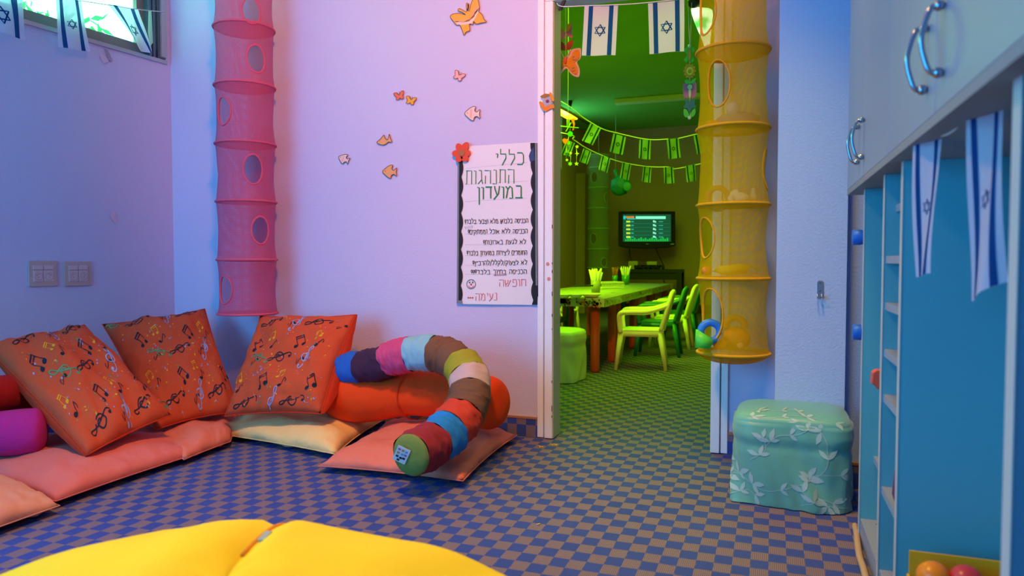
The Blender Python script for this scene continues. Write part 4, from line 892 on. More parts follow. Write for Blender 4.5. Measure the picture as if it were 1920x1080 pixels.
# purple net bag on a lower shelf
PUR = cloth('purple_net', (.16, .04, .14)); c = CB(Vector((.075, 1.83, .277)))
r = thing('drawstring_bag', 'dark purple drawstring bag on the lower shelf between the second and third uprights', 'bag', c)
mk('bag_body', MB().lathe(c, [(.004, .002), (.036, .004), (.044, .03), (.040, .08), (.026, .118), (.012, .135), (.022, .150), (.018, .152)], 18), PUR, r)
mk('drawstring', MB().tube(smoothcurve([c + Vector((0, 0, .137)), c + Vector((-.02, 0, .165)), c + Vector((-.005, 0, .185)), c + Vector((.012, 0, .165)), c + Vector((0, 0, .137))], 6), .002, 6), PUR, r)
# yellow box of balls
YBOX = mat('yellow_card', (.80, .45, .01), .6); bx0, bx1, by0, by1, bz0, bz1 = .035, .33, 1.33, 1.66, .067, .242
r = thing('ball_box', 'open yellow cardboard box of balls on the bottom shelf at the lower right', 'box', CB(Vector((.2, 1.5, bz0))))
for nm, q in (('front_wall', (bx0, bx0 + .004, by0, by1)), ('side_wall', (bx0 + .004, bx1, by0, by0 + .004)), ('side_wall', (bx0 + .004, bx1, by1 - .004, by1)), ('back_wall', (bx1, bx1 + .004, by0, by1))):
    mk(nm, MB().box(*q, bz0, bz1 if 'front' not in nm else bz1 - .05, CB), YBOX, r, smooth=False)
mk('filling', MB().box(bx0 + .006, bx1 - .002, by0 + .006, by1 - .006, bz0 + .004, .183, CB), mat('box_filling', (.45, .22, .03), .8), r, smooth=False)
mk('bottom', MB().box(bx0, bx1, by0, by1, bz0, bz0 + .003, CB), YBOX, r, smooth=False)
for x, y, z, R_, col, lb in ((.072, 1.60, .215, .031, (.88, .26, .01), 'orange ball in the yellow box'), (.128, 1.60, .215, .031, (.62, .05, .06), 'red ball in the yellow box')):
    o = mk('ball', MB().ball(CB(Vector((x, y, z))), R_, 24), mat('ball_%d' % int(col[0] * 100 + col[2] * 1000), col, .3)); tag(o, lb, 'ball', 'balls in the yellow box')
# tan strip of carpet edging lying along the plinth
wv = [on_z(x, y, .012) for x, y in ((1603, 985), (1606, 1000), (1608, 1020), (1612, 1045), (1618, 1062), (1624, 1085), (1634, 1120))]
o = mk('edging_strip', MB().tube(smoothcurve(wv, 8), .009, 8), mat('tan_edging', (.50, .33, .20), .8)); tag(o, 'wavy tan edging strip lying on the carpet along the shelving', 'strip')
# flags strung under the cupboards
g = 'flags strung under the cupboards'
flag([pt(1714, 262, 1.34), pt(1766, 252, 1.26), pt(1748, 512, 1.28), pt(1712, 520, 1.36)][:4], 'narrow folded blue and white flag under the cupboards, nearer the pillar', g, wave=(.006, 5, 1), n=(28, 30))
flag([pt(1814, 218, 1.10), pt(1884, 172, 1.02), pt(1884, 528, 1.04), pt(1812, 566, 1.12)], 'large blurred blue and white flag under the cupboards, nearer the viewer', g, wave=(.007, 5, 2), n=(28, 30))
o = mk('string', MB().tube(smoothcurve([pt(1700, 262, 1.4), pt(1740, 256, 1.3), pt(1780, 250, 1.2), pt(1820, 212, 1.1), pt(1870, 165, 1.03), pt(1960, 60, .9)], 6), .002, 6), STR); tag(o, 'pale string carrying the flags under the cupboards', 'string')

# ================================================================== THE GREEN-LIT ROOM BEYOND THE DOOR
g = 'large flags hanging in the doorway'
flag([pt(1096, 11, 3.18), pt(1159, 8, 3.17), pt(1154, 104, 3.17), pt(1091, 104, 3.18)], 'large blue and white flag hanging in the doorway, left one of two', g, wave=(.004, 6, 0))
flag([pt(1215, 7, 3.15), pt(1283, -1, 3.14), pt(1283, 96, 3.14), pt(1218, 101, 3.15)], 'large blue and white flag hanging in the doorway, right one beside the yellow net', g, wave=(.004, 6, 1))
o = mk('string', MB().tube(smoothcurve([pt(1044, 6, 3.30), pt(1054, 12, 3.24), pt(1096, 11, 3.18), pt(1190, 7, 3.16), pt(1284, -3, 3.14), pt(1340, -12, 3.20)], 6), .002, 6), STR); tag(o, 'pale string carrying the two large flags across the doorway', 'string')
o = mk('string_clip', MB().box(-.008, .008, -.006, .006, -.02, .02, fn=lambda p: pt(1054, 10, 3.26) + Vector((p.x + p.z * .5, p.y, p.z))), BLACKP, smooth=False); tag(o, 'small black clip holding the string at the top left of the doorway', 'clip')
# far garlands
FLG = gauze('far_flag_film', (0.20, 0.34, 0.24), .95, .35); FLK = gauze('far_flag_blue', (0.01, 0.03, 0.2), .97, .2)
def far_flag(x0, y0, x1, y1, L_, d, lean):
    a, b = pt(x0, y0, d), pt(x1, y1, d); dn = -UP * (L_ / F * d) + RGT * (lean / F * d); return [a, b, b + dn, a + dn]
first = None
def garland(name, pts, d, flags, grp, lb, labels):
    pp_ = [pt(x, y, dd) for x, y, dd in pts]; a_, z_ = pp_[0], pp_[-1]
    st = mk('string', MB().tube(smoothcurve([Vector((GX + .003, a_.y - .2, a_.z + .25))] * (a_.x > GX + .1) + pp_ + [Vector((1.197, z_.y + .3, z_.z + .45))], 8), .004, 6), STR); tag(st, lb, 'string')
    for (x0, y0, x1, y1, L_, lean, dd), l in zip(flags, labels): flag(far_flag(x0, y0, x1, y1, L_, dd, lean), l, grp, wave=(.01, 5, x0), n=(6, 8), mats=(FLG, FLK))
od = ['leftmost', 'second', 'third', 'fourth', 'fifth', 'sixth', 'seventh']
garland('upper', [(1020, 178, 6.3), (1100, 225, 6.5), (1130, 242, 6.6), (1155, 249, 6.7), (1210, 261, 6.8), (1250, 261, 6.8), (1300, 253, 6.8)], 6.7,
 [(1107, 231, 1127, 241, 32, -16, 6.5), (1150, 250, 1174, 257, 34, -7, 6.7), (1199, 261, 1221, 263, 36, -2, 6.8), (1250, 261, 1273, 259, 37, 3, 6.8), (1300, 254, 1324, 248, 36, 6, 6.8)], 'flags on the upper far garland', 'upper pale string of the far flag garlands', [f'{k} small flag on the upper garland across the far room' for k in od[:5]])
garland('lower', [(1048, 248, 6.2), (1075, 262, 6.3), (1098, 277, 6.4), (1130, 292, 6.6), (1165, 304, 6.8), (1210, 312, 6.9), (1250, 313, 6.9), (1310, 308, 6.9)], 6.7,
 [(1062, 262, 1078, 268, 26, -10, 6.3), (1094, 278, 1109, 285, 24, -8, 6.4), (1128, 291, 1145, 297, 27, -6, 6.6), (1167, 304, 1184, 308, 30, -5, 6.8), (1206, 311, 1222, 314, 29, -3, 6.9), (1244, 313, 1263, 313, 31, 1, 6.9), (1285, 311, 1303, 308, 31, 3, 6.9)], 'flags on the lower far garland', 'lower pale string of the far flag garlands', [f'{k} small flag on the lower garland across the far room' for k in od])
# butterflies hanging just inside the door, left
def hang(name, label, cat, parts, d, grp=None, string=None):
    x, y = parts[0][1][0]; r = thing(name, label, cat, pt(x, y, d), grp)
    for i, (pn, pts, m, off) in enumerate(parts):
        P = smoothcurve([(a, b, 0) for a, b in pts], 3, closed=True); mk(pn, MB().prism([pt(p.x, p.y, d - off) for p in P], FWD * .004), m, r, smooth=False)
    if string: mk('thread', MB().tube([pt(*string[0], d + .003), pt(*string[1], d + .003)], .0008, 5), STR, r)
    return r
D = 3.55; PKF = mat('magenta_foam', (.68, .16, .42), .7); OAF = mat('orange_foam', (.80, .25, .02), .7); MRF = mat('maroon_foam', (.32, .03, .04), .7); WTG = mat('pink_glitter', (.75, .45, .6), .5, bump=(500, .8, .003), vary=.4, vscale=300); GRD = mat('dark_green_foam', (.01, .10, .04), .7)
hang('hanging_butterfly', 'pink foam butterfly with an orange wing hanging at the top left of the doorway', 'decoration', [('wing', [(1045, 54), (1055, 56), (1061, 60), (1063, 48), (1072, 44), (1072, 58), (1073, 71), (1065, 68), (1062, 65), (1057, 73), (1051, 73), (1047, 66)], PKF, 0), ('wing', [(1061, 56), (1064, 46), (1070, 45), (1069, 54), (1064, 60)], OAF, .006)], D + .05, 'butterflies hanging in the doorway', ((1060, 12), (1060, 56)))
hang('hanging_butterfly', 'small maroon foam butterfly hanging between the pink and the big orange one', 'decoration', [('wing', [(1047, 75), (1056, 80), (1060, 86), (1066, 78), (1075, 76), (1073, 86), (1068, 92), (1060, 94), (1051, 92)], MRF, 0), ('wing', [(1042, 56), (1048, 58), (1054, 86), (1048, 94), (1043, 90)], GRD, -.006)], D + .07, 'butterflies hanging in the doorway', ((1060, 4), (1060, 86)))
bfl = hang('hanging_butterfly', 'big orange butterfly with pink glitter rims hanging at the left door post', 'decoration', [('glitter_rim', [(1040, 104), (1046, 106), (1055, 112), (1066, 106), (1070, 94), (1087, 90), (1090, 98), (1088, 110), (1082, 116), (1087, 130), (1085, 144), (1072, 140), (1062, 128), (1054, 136), (1046, 143), (1038, 138)], WTG, 0), ('wing', [(1042, 108), (1047, 110), (1058, 114), (1070, 107), (1075, 97), (1085, 94), (1086, 108), (1078, 116), (1083, 128), (1081, 139), (1072, 135), (1064, 124), (1058, 124), (1050, 132), (1042, 134)], mat('butterfly_orange', (.62, .22, .003), .6, vary=.25, vscale=50), .006)], D, 'butterflies hanging in the doorway', ((1061, 4), (1061, 110)))
for cx, cy in ((1076, 108), (1075, 129)): mk('wing_ring', MB().tube([pt(cx + 3.2 * math.cos(q), cy + 3.4 * math.sin(q), D - .012) for q in [2 * PI * i / 16 for i in range(16)]], .0016, 6, closed=True), WTG, bfl)
for a, b in (((1050, 95), (1058, 110)), ((1070, 93), (1062, 109))): mk('antenna', MB().tube([pt(*a, D - .008), pt(*b, D - .008)], .003, 6), WTG, bfl)
mk('body', MB().ball(pt(1060, 113, D - .01), (.008, .006, .02), 10), mat('body_red', (.6, .08, .10), .6), bfl)
# mobile of flowers and butterflies, right
D = 3.42; LGF = mat('leaf_green_foam', (.05, .50, .05), .6); AMF = mat('amber_foam', (.55, .28, .02), .6); YCF = mat('lime_foam', (.55, .70, .03), .5); TEF = mat('teal_foam', (.01, .16, .15), .6); MVF = mat('mauve_foam', (.30, .14, .22), .6)
mo = thing('hanging_mobile', 'long hanging string of foam flowers and butterflies left of the yellow net', 'decoration', pt(1293, 85, D))
def mp(n_, pts, m, off=0.0):
    P = smoothcurve([(a, b, 0) for a, b in pts], 3, closed=True); return mk(n_, MB().prism([pt(p.x, p.y, D - off) for p in P], FWD * .004), m, mo, smooth=False)
circ = lambda cx, cy, rx, ry=None, n=14: [(cx + rx * math.cos(2 * PI * i / n), cy + (ry or rx) * math.sin(2 * PI * i / n)) for i in range(n)]
mp('butterfly', [(1283, 95), (1288, 88), (1293, 92), (1299, 88), (1302, 96), (1296, 102), (1301, 112), (1296, 117), (1292, 110), (1287, 117), (1283, 111), (1289, 102)], LGF); mp('butterfly_body', circ(1293, 102, 2.4, 12), AMF, .006)
fw = []
for i in range(24): q = 2 * PI * i / 24; r_ = 12 if i % 2 == 0 else 9; fw.append((1293 + r_ * math.cos(q), 133 + (r_ + 3) * math.sin(q)))
mp('flower', fw, AMF); mp('flower_centre', circ(1293.5, 133, 6.5, 7.5), YCF, .006); mp('flower_eye', circ(1293.5, 133, 3, 3.5), AMF, .012)
mp('leaf', [(1284, 151), (1290, 149), (1293, 156), (1287, 157)], LGF); mp('leaf', [(1305, 147), (1299, 149), (1294, 156), (1300, 156)], LGF)
mp('butterfly', [(1281, 158), (1288, 157), (1293, 162), (1299, 156), (1305, 155), (1306, 172), (1303, 182), (1297, 184), (1293, 180), (1287, 184), (1282, 180)], MVF); mp('butterfly_body', circ(1293.5, 172, 2.4, 12), mat('pale_green_foam', (.35, .55, .3), .6), .006); mp('butterfly_head', circ(1293.5, 163, 4.5), mat('pale_green_foam', (.35, .55, .3), .6), .008)
mp('star_flower', [(1284, 186), (1293, 190), (1303, 185), (1302, 194), (1305, 201), (1297, 203), (1293, 210), (1288, 203), (1281, 201), (1286, 194)], TEF)
mp('leaf', [(1283, 204), (1289, 208), (1292, 218), (1286, 220), (1282, 214)], LGF); mp('leaf', [(1303, 203), (1304, 212), (1299, 219), (1294, 218), (1297, 209)], LGF)
for y in (87, 221): mk('bead', MB().ball(pt(1293, y, D), .009, 12), mat('clear_green_bead', (.4, .6, .35), .2), mo)
mk('thread', MB().tube([pt(1290, 5, D), pt(1293, 86, D + .005)], .0008, 5), STR, mo); mk('thread', MB().tube([pt(1297, 5, D), pt(1294, 86, D + .005)], .0008, 5), STR, mo)
mk('thread', MB().tube([pt(1293, 88, D + .006), pt(1293.5, 221, D + .006)], .001, 5), STR, mo)
# lamps of coloured glass: one behind the yellow net, one at the far left
def glow(name, quad, d0, label, cols, dark):
    r = thing('ceiling_lamp', label, 'lamp', pt(*quad[0], d0))
    P = smoothcurve([(a, b, 0) for a, b in quad], 4, closed=True); c = pt(sum(a for a, b in quad) / len(quad), sum(b for a, b in quad) / len(quad), d0)
    mb = MB(); rim = [pt(p.x, p.y, d0) for p in P]; n = len(rim)
    for k in range(5):
        s = 1 - k / 5; mb.v += [c + (p - c) * s - FWD * .08 * (1 - s * s) for p in rim]
    for k in range(4):
        for i in range(n): mb.f.append((k * n + i, k * n + (i + 1) % n, (k + 1) * n + (i + 1) % n, (k + 1) * n + i)); mb.m.append(0)
    mb.f.append(tuple(4 * n + i for i in range(n))); mb.m.append(0)
    m = bpy.data.materials.new('lit_coloured_glass'); m.use_nodes = True; nt = m.node_tree; b = nt.nodes['Principled BSDF']
    tc = nt.nodes.new('ShaderNodeTexCoord'); nz = nt.nodes.new('ShaderNodeTexNoise'); nz.inputs['Scale'].default_value = dark; rp = nt.nodes.new('ShaderNodeValToRGB')
    rp.color_ramp.elements[0].position = .36; rp.color_ramp.elements[0].color = (*cols[0], 1); rp.color_ramp.elements[1].position = .62; rp.color_ramp.elements[1].color = (*cols[2], 1); e = rp.color_ramp.elements.new(.47); e.color = (*cols[1], 1)
    nt.links.new(tc.outputs['Object'], nz.inputs['Vector']); nt.links.new(nz.outputs['Fac'], rp.inputs[0]); nt.links.new(rp.outputs[0], b.inputs['Emission Color']); b.inputs['Emission Strength'].default_value = 1.6; b.inputs['Base Color'].default_value = (*cols[1], 1)
    mk('glass_shade', mb, m, r); return r
l1 = glow('lamp', [(1296, 16), (1316, 14), (1336, 20), (1334, 52), (1331, 86), (1330, 104), (1324, 98), (1316, 74), (1303, 44)], 3.75, 'lit white-green glass lamp shade seen through the top of the yellow net', [(.02, .5, .02), (.7, 1, .5), (1, 1, .75)], 9)
mk('black_fitting', MB().ball(pt(1301, 4, 3.68), (.035, .03, .03), 12), BLACKP, l1)
l2 = glow('lamp', [(1030, 196), (1046, 202), (1062, 210), (1080, 220), (1083, 223), (1078, 225), (1062, 223), (1047, 214), (1030, 205)], 7.6, 'lit yellow-orange glass lamp at the far left of the green room', [(1, .28, .01), (.9, .9, .03), (.9, 1, .8)], 3.5)
mk('black_rail', MB().tube([pt(1030, 190, 7.7), pt(1046, 199, 7.7), pt(1072, 213, 7.7), pt(1105, 231, 7.7)], .02, 8), BLACKP, l2)
o = mk('hanging_spot', MB().lathe(pt(1069, 199, 9.75), [(.003, -.03), (.02, .01), (.03, .06), (.028, .075), (.01, .13)], 12), BLACKP); tag(o, 'small black spot fitting hanging from the green ceiling', 'lamp')
# little mobile of glowing stars at the far left
ms = thing('star_mobile', 'mobile of small glow-green stars, fish and an orange heart left of the flag garlands', 'decoration', pt(1062, 239, 5.9))
NEO = mat('neon_green_plastic', (.35, .95, .05), .4); NEY = mat('neon_yellow_plastic', (.80, .85, .03), .4); D = 5.9
for a, b in (((1045, 236), (1085, 240)), ((1061, 247), (1071, 230))): mk('crossbar', MB().tube([pt(*a, D), pt(*b, D)], .004, 6), NEO, ms)
mk('thread', MB().tube([pt(1065, 238, D), pt(1065, 238, D) + Vector((0, 0, GZ - pt(1065, 238, D).z - .002))], .0015, 5), STR, ms)
for x in (1063.5, 1067): mk('thread', MB().tube([pt(x, 222, D), pt(x, 239, D)], .003, 5), NEO, ms)
def star(cx, cy, r1, r2, k, m, nm='star'):
    mk(nm, MB().prism([pt(cx + (r1 if i % 2 == 0 else r2) * math.sin(PI * i / k), cy - (r1 if i % 2 == 0 else r2) * math.cos(PI * i / k), D) for i in range(2 * k)], FWD * .006), m, ms, smooth=False)
star(1069, 251, 5.5, 4.4, 12, LGF, 'disc'); star(1063, 289, 4.5, 2.5, 6, GRD); star(1082, 275, 4, 1.6, 5, NEY); star(1082, 288, 4.5, 1.4, 4, NEY); star(1070, 287, 3, 2, 5, NEY); star(1069, 307, 4.5, 2, 6, NEO); star(1081, 307, 4.5, 1.8, 5, NEY); star(1063, 300, 3, 1.5, 5, NEY); star(1047, 311, 3, 1.2, 5, NEY); star(1048, 276, 3.5, 1.2, 4, NEY); star(1066, 268, 4, 2.6, 6, NEO)
mk('heart', MB().prism([pt(x, y, D - .01) for x, y in ((1054, 262), (1058, 259), (1062, 261), (1066, 259), (1065, 265), (1061, 271), (1057, 268))], FWD * .01), mat('neon_orange_plastic', (.95, .15, .01), .4), ms, smooth=False)
mk('streamer', MB().prism([pt(x, y, D) for x, y in ((1071, 224), (1076, 222), (1078, 232), (1076, 243), (1073, 245), (1075, 234))], FWD * .004), mat('neon_orange_plastic', (.95, .15, .01), .4), ms, smooth=False)
for x, y0, y1 in ((1069, 240, 247), (1062, 270, 297), (1070, 288, 304), (1081, 278, 304), (1066, 256, 265)): mk('thread', MB().tube([pt(x, y0, D + .008), pt(x, y1, D + .008)], .0015, 5), STR, ms)
# teal inflatable-looking bag on the far wall, pale net organiser on the far wall
el = thing('hanging_bag', 'crumpled teal bag hanging behind the flag garlands', 'bag', pt(1163, 366, 10.5))
mk('bag_body', MB().ball(pt(1163, 348, 10.5), (.15, .10, .15), 20, fn=lambda p: p * (1 + .16 * noise.noise(p * 14))), mat('teal_film', (.01, .22, .18), .45, bump=(12, .8, .02)), el); mk('bag_ear', MB().ball(pt(1176, 350, 10.35), (.06, .02, .07), 14), mat('teal_film_light', (.05, .34, .22), .45), el); mk('bag_neck', MB().tube([pt(1158, 340, 10.5), pt(1156, 328, 10.5), pt(1154, 318, 10.5)], [.05, .025, .035], 10), mat('teal_film', (.01, .22, .18), .45), el); mk('thread', MB().tube([pt(1154, 320, 10.5), pt(1154, 320, 10.5) + Vector((0, 0, GZ - pt(1154, 320, 10.5).z - .002))], .003, 5), STR, el)
GN = gauze('grey_net', (.35, .48, .38), .40, .4); GNT = cloth('grey_green_binding', (.26, .42, .28))
dg = 11.0; zs = [cz(1122, y, dg) for y in (292, 316, 353, 391, 429, 467, 502)]
organiser('grey_net_organiser', pt(1122, 400, dg), 20 / F * dg, zs, [(1, -.45, .5, .055, .08), (2, .9, .5, .05, .08), (4, -.5, .5, .055, .08), (5, .6, .3, .055, .07)], GN, GNT, 'greyish hanging net organiser against the far wall of the green room', waist=.02, bowl=.03, fine=40, ceil=GZ)
o = mk('olive_panel', MB().box(max(GX + .004, on_y(1060, 400, 11.2).x), on_y(1097, 400, 11.2).x, 11.2, 11.5, 0, cz(1080, 311, 10.6)), mat('olive_cabinet', (.42, .24, .12), .8), smooth=False, bevel=.01); tag(o, 'tall plain cupboard in the far left corner of the green room', 'cupboard')
# television
d = 11.2; tv = thing('television', 'black flat television showing a dark score table, hung on the far wall', 'television', pt(1213, 466, d))
q = lambda x, y, o=0.0: pt(x, y, d - o)
BLG = mat('tv_black_gloss', (.008, .01, .01), .25)
mk('casing', MB().prism([q(1161, 396), q(1266.5, 396), q(1266.5, 461), q(1255, 464), q(1213, 466), q(1172, 464), q(1161, 461)], FWD * .10), BLG, tv, smooth=False, bevel=.01)
SCR = mat('tv_screen', (.012, .10, .06), .3, emit=.55); sc = mk('screen', MB().prism([q(1168, 402, .006), q(1258, 402, .006), q(1258, 453, .006), q(1168, 453, .006)], FWD * .004), SCR, tv, smooth=False)
def scr(nm, quads, col, e=1.0):
    mb = MB()
    for x0, y0, x1, y1 in quads: mb.prism([q(x0, y0, .009), q(x1, y0, .009), q(x1, y1, .009), q(x0, y1, .009)], FWD * .002)
    return mk(nm, mb, mat(nm + '_glow', col, .4, emit=e), sc, smooth=False, kind='stuff')
scr('header_bar', [(1192, 405.5, 1248, 410.5)], (.25, .95, .75), .9); scr('header_block', [(1169, 405, 1173, 411), (1189, 409.5, 1191, 411)], (.0, .55, .6)); scr('title_lettering', [(1174 + 2.2 * i, 405.5, 1175.4 + 2.2 * i, 408.8) for i in range(7)], (.95, .28, .05)); scr('title_lettering_cyan', [(1176 + 2 * i, 409.6, 1177.4 + 2 * i, 411.2) for i in range(7)], (.05, .7, .8))
ye, cy_, bl_ = [], [], []
for k in range(5):
    y = 415.5 + 7.2 * k; ye += [(1174.5 + 1.9 * i, y - 1.4, 1175.9 + 1.9 * i, y + 1.6) for i in range(4)]; cy_ += [(1183.5 + 1.7 * i, y - .9, 1184.7 + 1.7 * i, y + 1.1) for i in range(3)] + [(1235.5 + 2 * i, y - .7, 1236.9 + 2 * i, y + .8) for i in range(4)]; bl_ += [(1224.5, y - 2.2, 1227.5, y + 1.2), (1228, y - 1, 1230, y + 2)]
scr('yellow_figures', ye, (.75, .95, .05), 1.0); scr('cyan_figures', cy_, (.05, .5, .5), .8); scr('white_figures', bl_, (.35, .9, .8), .9)
scr('row_line', [(1169, 419 + 7.2 * k, 1257, 419.6 + 7.2 * k) for k in range(5)], (.0, .22, .16), .8); scr('green_glow_row', [(1172 + 4.1 * i, 449 - (i * 7 % 5), 1175 + 4.1 * i, 452.5) for i in range(20)], (.01, .50, .08), .7)
mk('badge', MB().prism([q(1211, 456.8, .004), q(1216, 456.8, .004), q(1216, 458, .004), q(1211, 458, .004)], FWD * .002), mat('badge_grey', (.3, .35, .3), .4), tv, smooth=False)
mk('status_plate', MB().prism([q(1257, 457, .004), q(1264, 456.5, .004), q(1264, 458.5, .004), q(1257, 459, .004)], FWD * .002), mat('badge_grey', (.3, .35, .3), .4), tv, smooth=False)
for pts, lb in (([(1180, 466), (1181, 478), (1183, 488), (1180, 505)], 'thin black cable hanging from the left end of the television'), ([(1230, 466), (1236, 480), (1243, 495), (1246, 508), (1243, 520), (1250, 545), (1255, 580)], 'black cable running down from the right end of the television')):
    o = mk('cable', MB().tube(smoothcurve([pt(x, y, 11.35) for x, y in pts], 6), .008, 6), BLACKP); tag(o, lb, 'cable')
# dark console table with boxes and a heap of cables
ct = thing('console_table', 'dark low console table standing under the television', 'table', pt(1216, 580, 11.2)); DKB = mat('black_brown_wood', (.015, .012, .008), .5)
zt = cz(1216, 505, 11.0); x0, x1 = pt(1152, 505, 11.0).x, pt(1280, 505, 11.0).x; yy = pt(1216, 505, 11.0).y
mk('table_top', MB().box(x0, x1, yy, yy + .42, zt - .05, zt), DKB, ct, smooth=False)
for x in (x0, x1 - .07):
    for y in (yy, yy + .35): mk('leg', MB().box(x, x + .07, y, y + .07, 0, zt - .05), DKB, ct, smooth=False)
mk('apron', MB().box(x0 + .07, x1 - .07, yy + .02, yy + .04, zt - .16, zt - .05), DKB, ct, smooth=False)
for xa, xb, h_, lb in ((1174, 1193, .125, 'pale router box, left one on the console table'), (1211, 1231, .12, 'pale box, right one on the console table')):
    o = flatmk('pale_box', MB().box(pt(xa, 505, 11.05).x, pt(xb, 505, 11.05).x, yy + .1, yy + .2, zt, zt + h_), mat('pale_box_card', (.55, .42, .3), .7), bevel=.006); tag(o, lb, 'box', 'pale boxes on the console table')
mb = MB(); r = random.Random(5)
for k in range(8):
    c = pt(1196 + 5.5 * k, 499 + (k % 3), 11.0 ); c.y = yy + .06; c.z = zt + .035; mb.tube([c + Vector((.07 * math.cos(a + k), .03 * math.sin(a * 2 + k), .028 * math.sin(a * 3 + k))) for a in [2 * PI * i / 18 for i in range(18)]], .011, 6, closed=True)
o = mk('cable_heap', mb, BLACKP, kind='stuff'); tag(o, 'heap of black cables between the two pale boxes on the console', 'cables')

# ================================================================== CHILDREN'S TABLES AND CHAIRS
RW = mat('red_lacquered_wood', (.50, .075, .02), .45); BCAP = mat('blue_leg_cap', (.02, .08, .30), .5); ZTB = .56
X1 = -1.165; X0 = -2.02
tabs = [(5.22, 5.98), (6.0, 6.93), (6.95, 7.92), (7.94, 9.05)]
for i, (ya, yb_) in enumerate(tabs):
    t = thing('activity_table', ["low children's table on round red legs, nearest the doorway", "low children's table on round red legs, second from the doorway", "low children's table on round red legs, third from the doorway", "low children's table on round red legs, farthest from the doorway"][i], 'table', ((X0 + X1) / 2, (ya + yb_) / 2, 0), "row of children's tables under the floral cloth")
    mk('table_top', MB().box(X0 + .01, X1 - .01, ya + .005, yb_ - .005, ZTB - .025, ZTB), WHITEPL, t, smooth=False)
    for x in (X0 + .10, X1 - .09):
        for y in (ya + .08, yb_ - .08):
            l = mk('leg', MB().lathe((x, y, 0), [(.030, .0), (.034, .02), (.036, ZTB - .06)], 18), RW, t); mk('leg_cap', MB().lathe((x, y, 0), [(.041, ZTB - .06), (.041, ZTB - .026)], 18), BCAP, l, label='blue cap')
# floral oilcloth over the whole row
CL = mat('lime_white_oilcloth', (.40, .46, .25), .35, spec=.5); ya, yb_ = 5.20, 9.07
tc_ = thing('tablecloth', "pale oilcloth printed with small flowers and leaves over the row of children's tables", 'tablecloth', ((X0 + X1) / 2, (ya + yb_) / 2, ZTB))
mb = MB(); mb.box(X0 - .004, X1 + .004, ya, yb_, ZTB + .001, ZTB + .005)
mb.grid(lambda u, v: Vector((X0 - .004 + (X1 - X0 + .008) * u, ya - .003 - .006 * math.sin(u * 20) * v, ZTB + .005 - .062 * v)), 24, 3); mb.grid(lambda u, v: Vector((X1 + .007 + .006 * math.sin(u * 60) * v, ya + (yb_ - ya) * u, ZTB + .005 - .062 * v)), 60, 3)
mk('cloth', mb, CL, tc_)
mb = MB(); r = random.Random(9); fn_t = lambda a, b: Vector((a, b, ZTB + .007)); fn_f = lambda a, b: Vector((a, ya - .012, b)); fn_s = lambda a, b: Vector((X1 + .015, a, b))
for k in range(330):
    kind = k % 3
    if kind == 0 and k < 60 or kind == 1: cx, cy, f_ = r.uniform(X0 + .05, X1 - .03), r.uniform(ya + .04, yb_ - .1), fn_t
    elif kind == 0: cx, cy, f_ = r.uniform(X0 + .2, X1 - .02), r.uniform(ZTB - .05, ZTB - .005), fn_f
    else: cx, cy, f_ = r.uniform(ya + .02, yb_ - .3), r.uniform(ZTB - .045, ZTB - .008), fn_s
    s = r.uniform(.009, .017); m_i = r.choice((0, 0, 1, 2))
    for j in range(4 if m_i else 2):
        a = r.uniform(0, 2 * PI) + j * 1.5; mb.blob(f_, (cx + s * math.cos(a), cy + s * math.sin(a)), s * .75, s * .4, a, 6, m_i)
mk('flower_print', mb, [mat('print_dark_leaf', (.02, .07, .02), .5), mat('print_red_flower', (.45, .05, .03), .5), mat('print_ochre_flower', (.45, .22, .03), .5)], tc_, kind='stuff')
# pots of straws and pens
def pot(c, R_, h_, body, stick, n_, label, spread=.5):
    r_ = thing('straw_pot', label, 'pot', c, 'pots standing on the tablecloth')
    mk('jar', MB().lathe(c, [(.001, 0), (R_ * .85, .001), (R_, h_), (R_ * .92, h_), (R_ * .8, .006), (.001, .006)], 18), body, r_)
    rr_ = random.Random(n_)
    for k in range(n_):
        a = 2 * PI * k / n_; q = rr_.uniform(.3, .8); b0 = c + Vector((math.cos(a) * R_ * .35, math.sin(a) * R_ * .35, .01)); b1 = c + Vector((math.cos(a) * R_ * (.9 + spread * q), math.sin(a) * R_ * (.9 + spread * q), h_ + rr_.uniform(.07, .11)))
        mk('straw', MB().tube([b0, b1], .0065, 6), stick, r_)
    return r_
zc = ZTB + .008; JG = mat('green_glass_jar', (.05, .32, .10), .15, spec=.7); JP = mat('pale_jar', (.40, .42, .2), .3); ST = mat('pale_straws', (.85, .85, .6), .5)
def tb(px, py): return on_z(px, py, zc)
pot(tb(1117, 548), .045, .10, JP, ST, 22, 'pot crammed with pale straws at the front left of the tablecloth')
pot(tb(1173, 533), .048, .11, JG, ST, 14, 'green glass jar of pale straws standing behind the white basket')
pot(tb(1153, 532), .035, .10, JG, mat('pencil_mix', (.40, .10, .03), .5), 6, 'dark green pencil jar at the back of the tablecloth', .2)
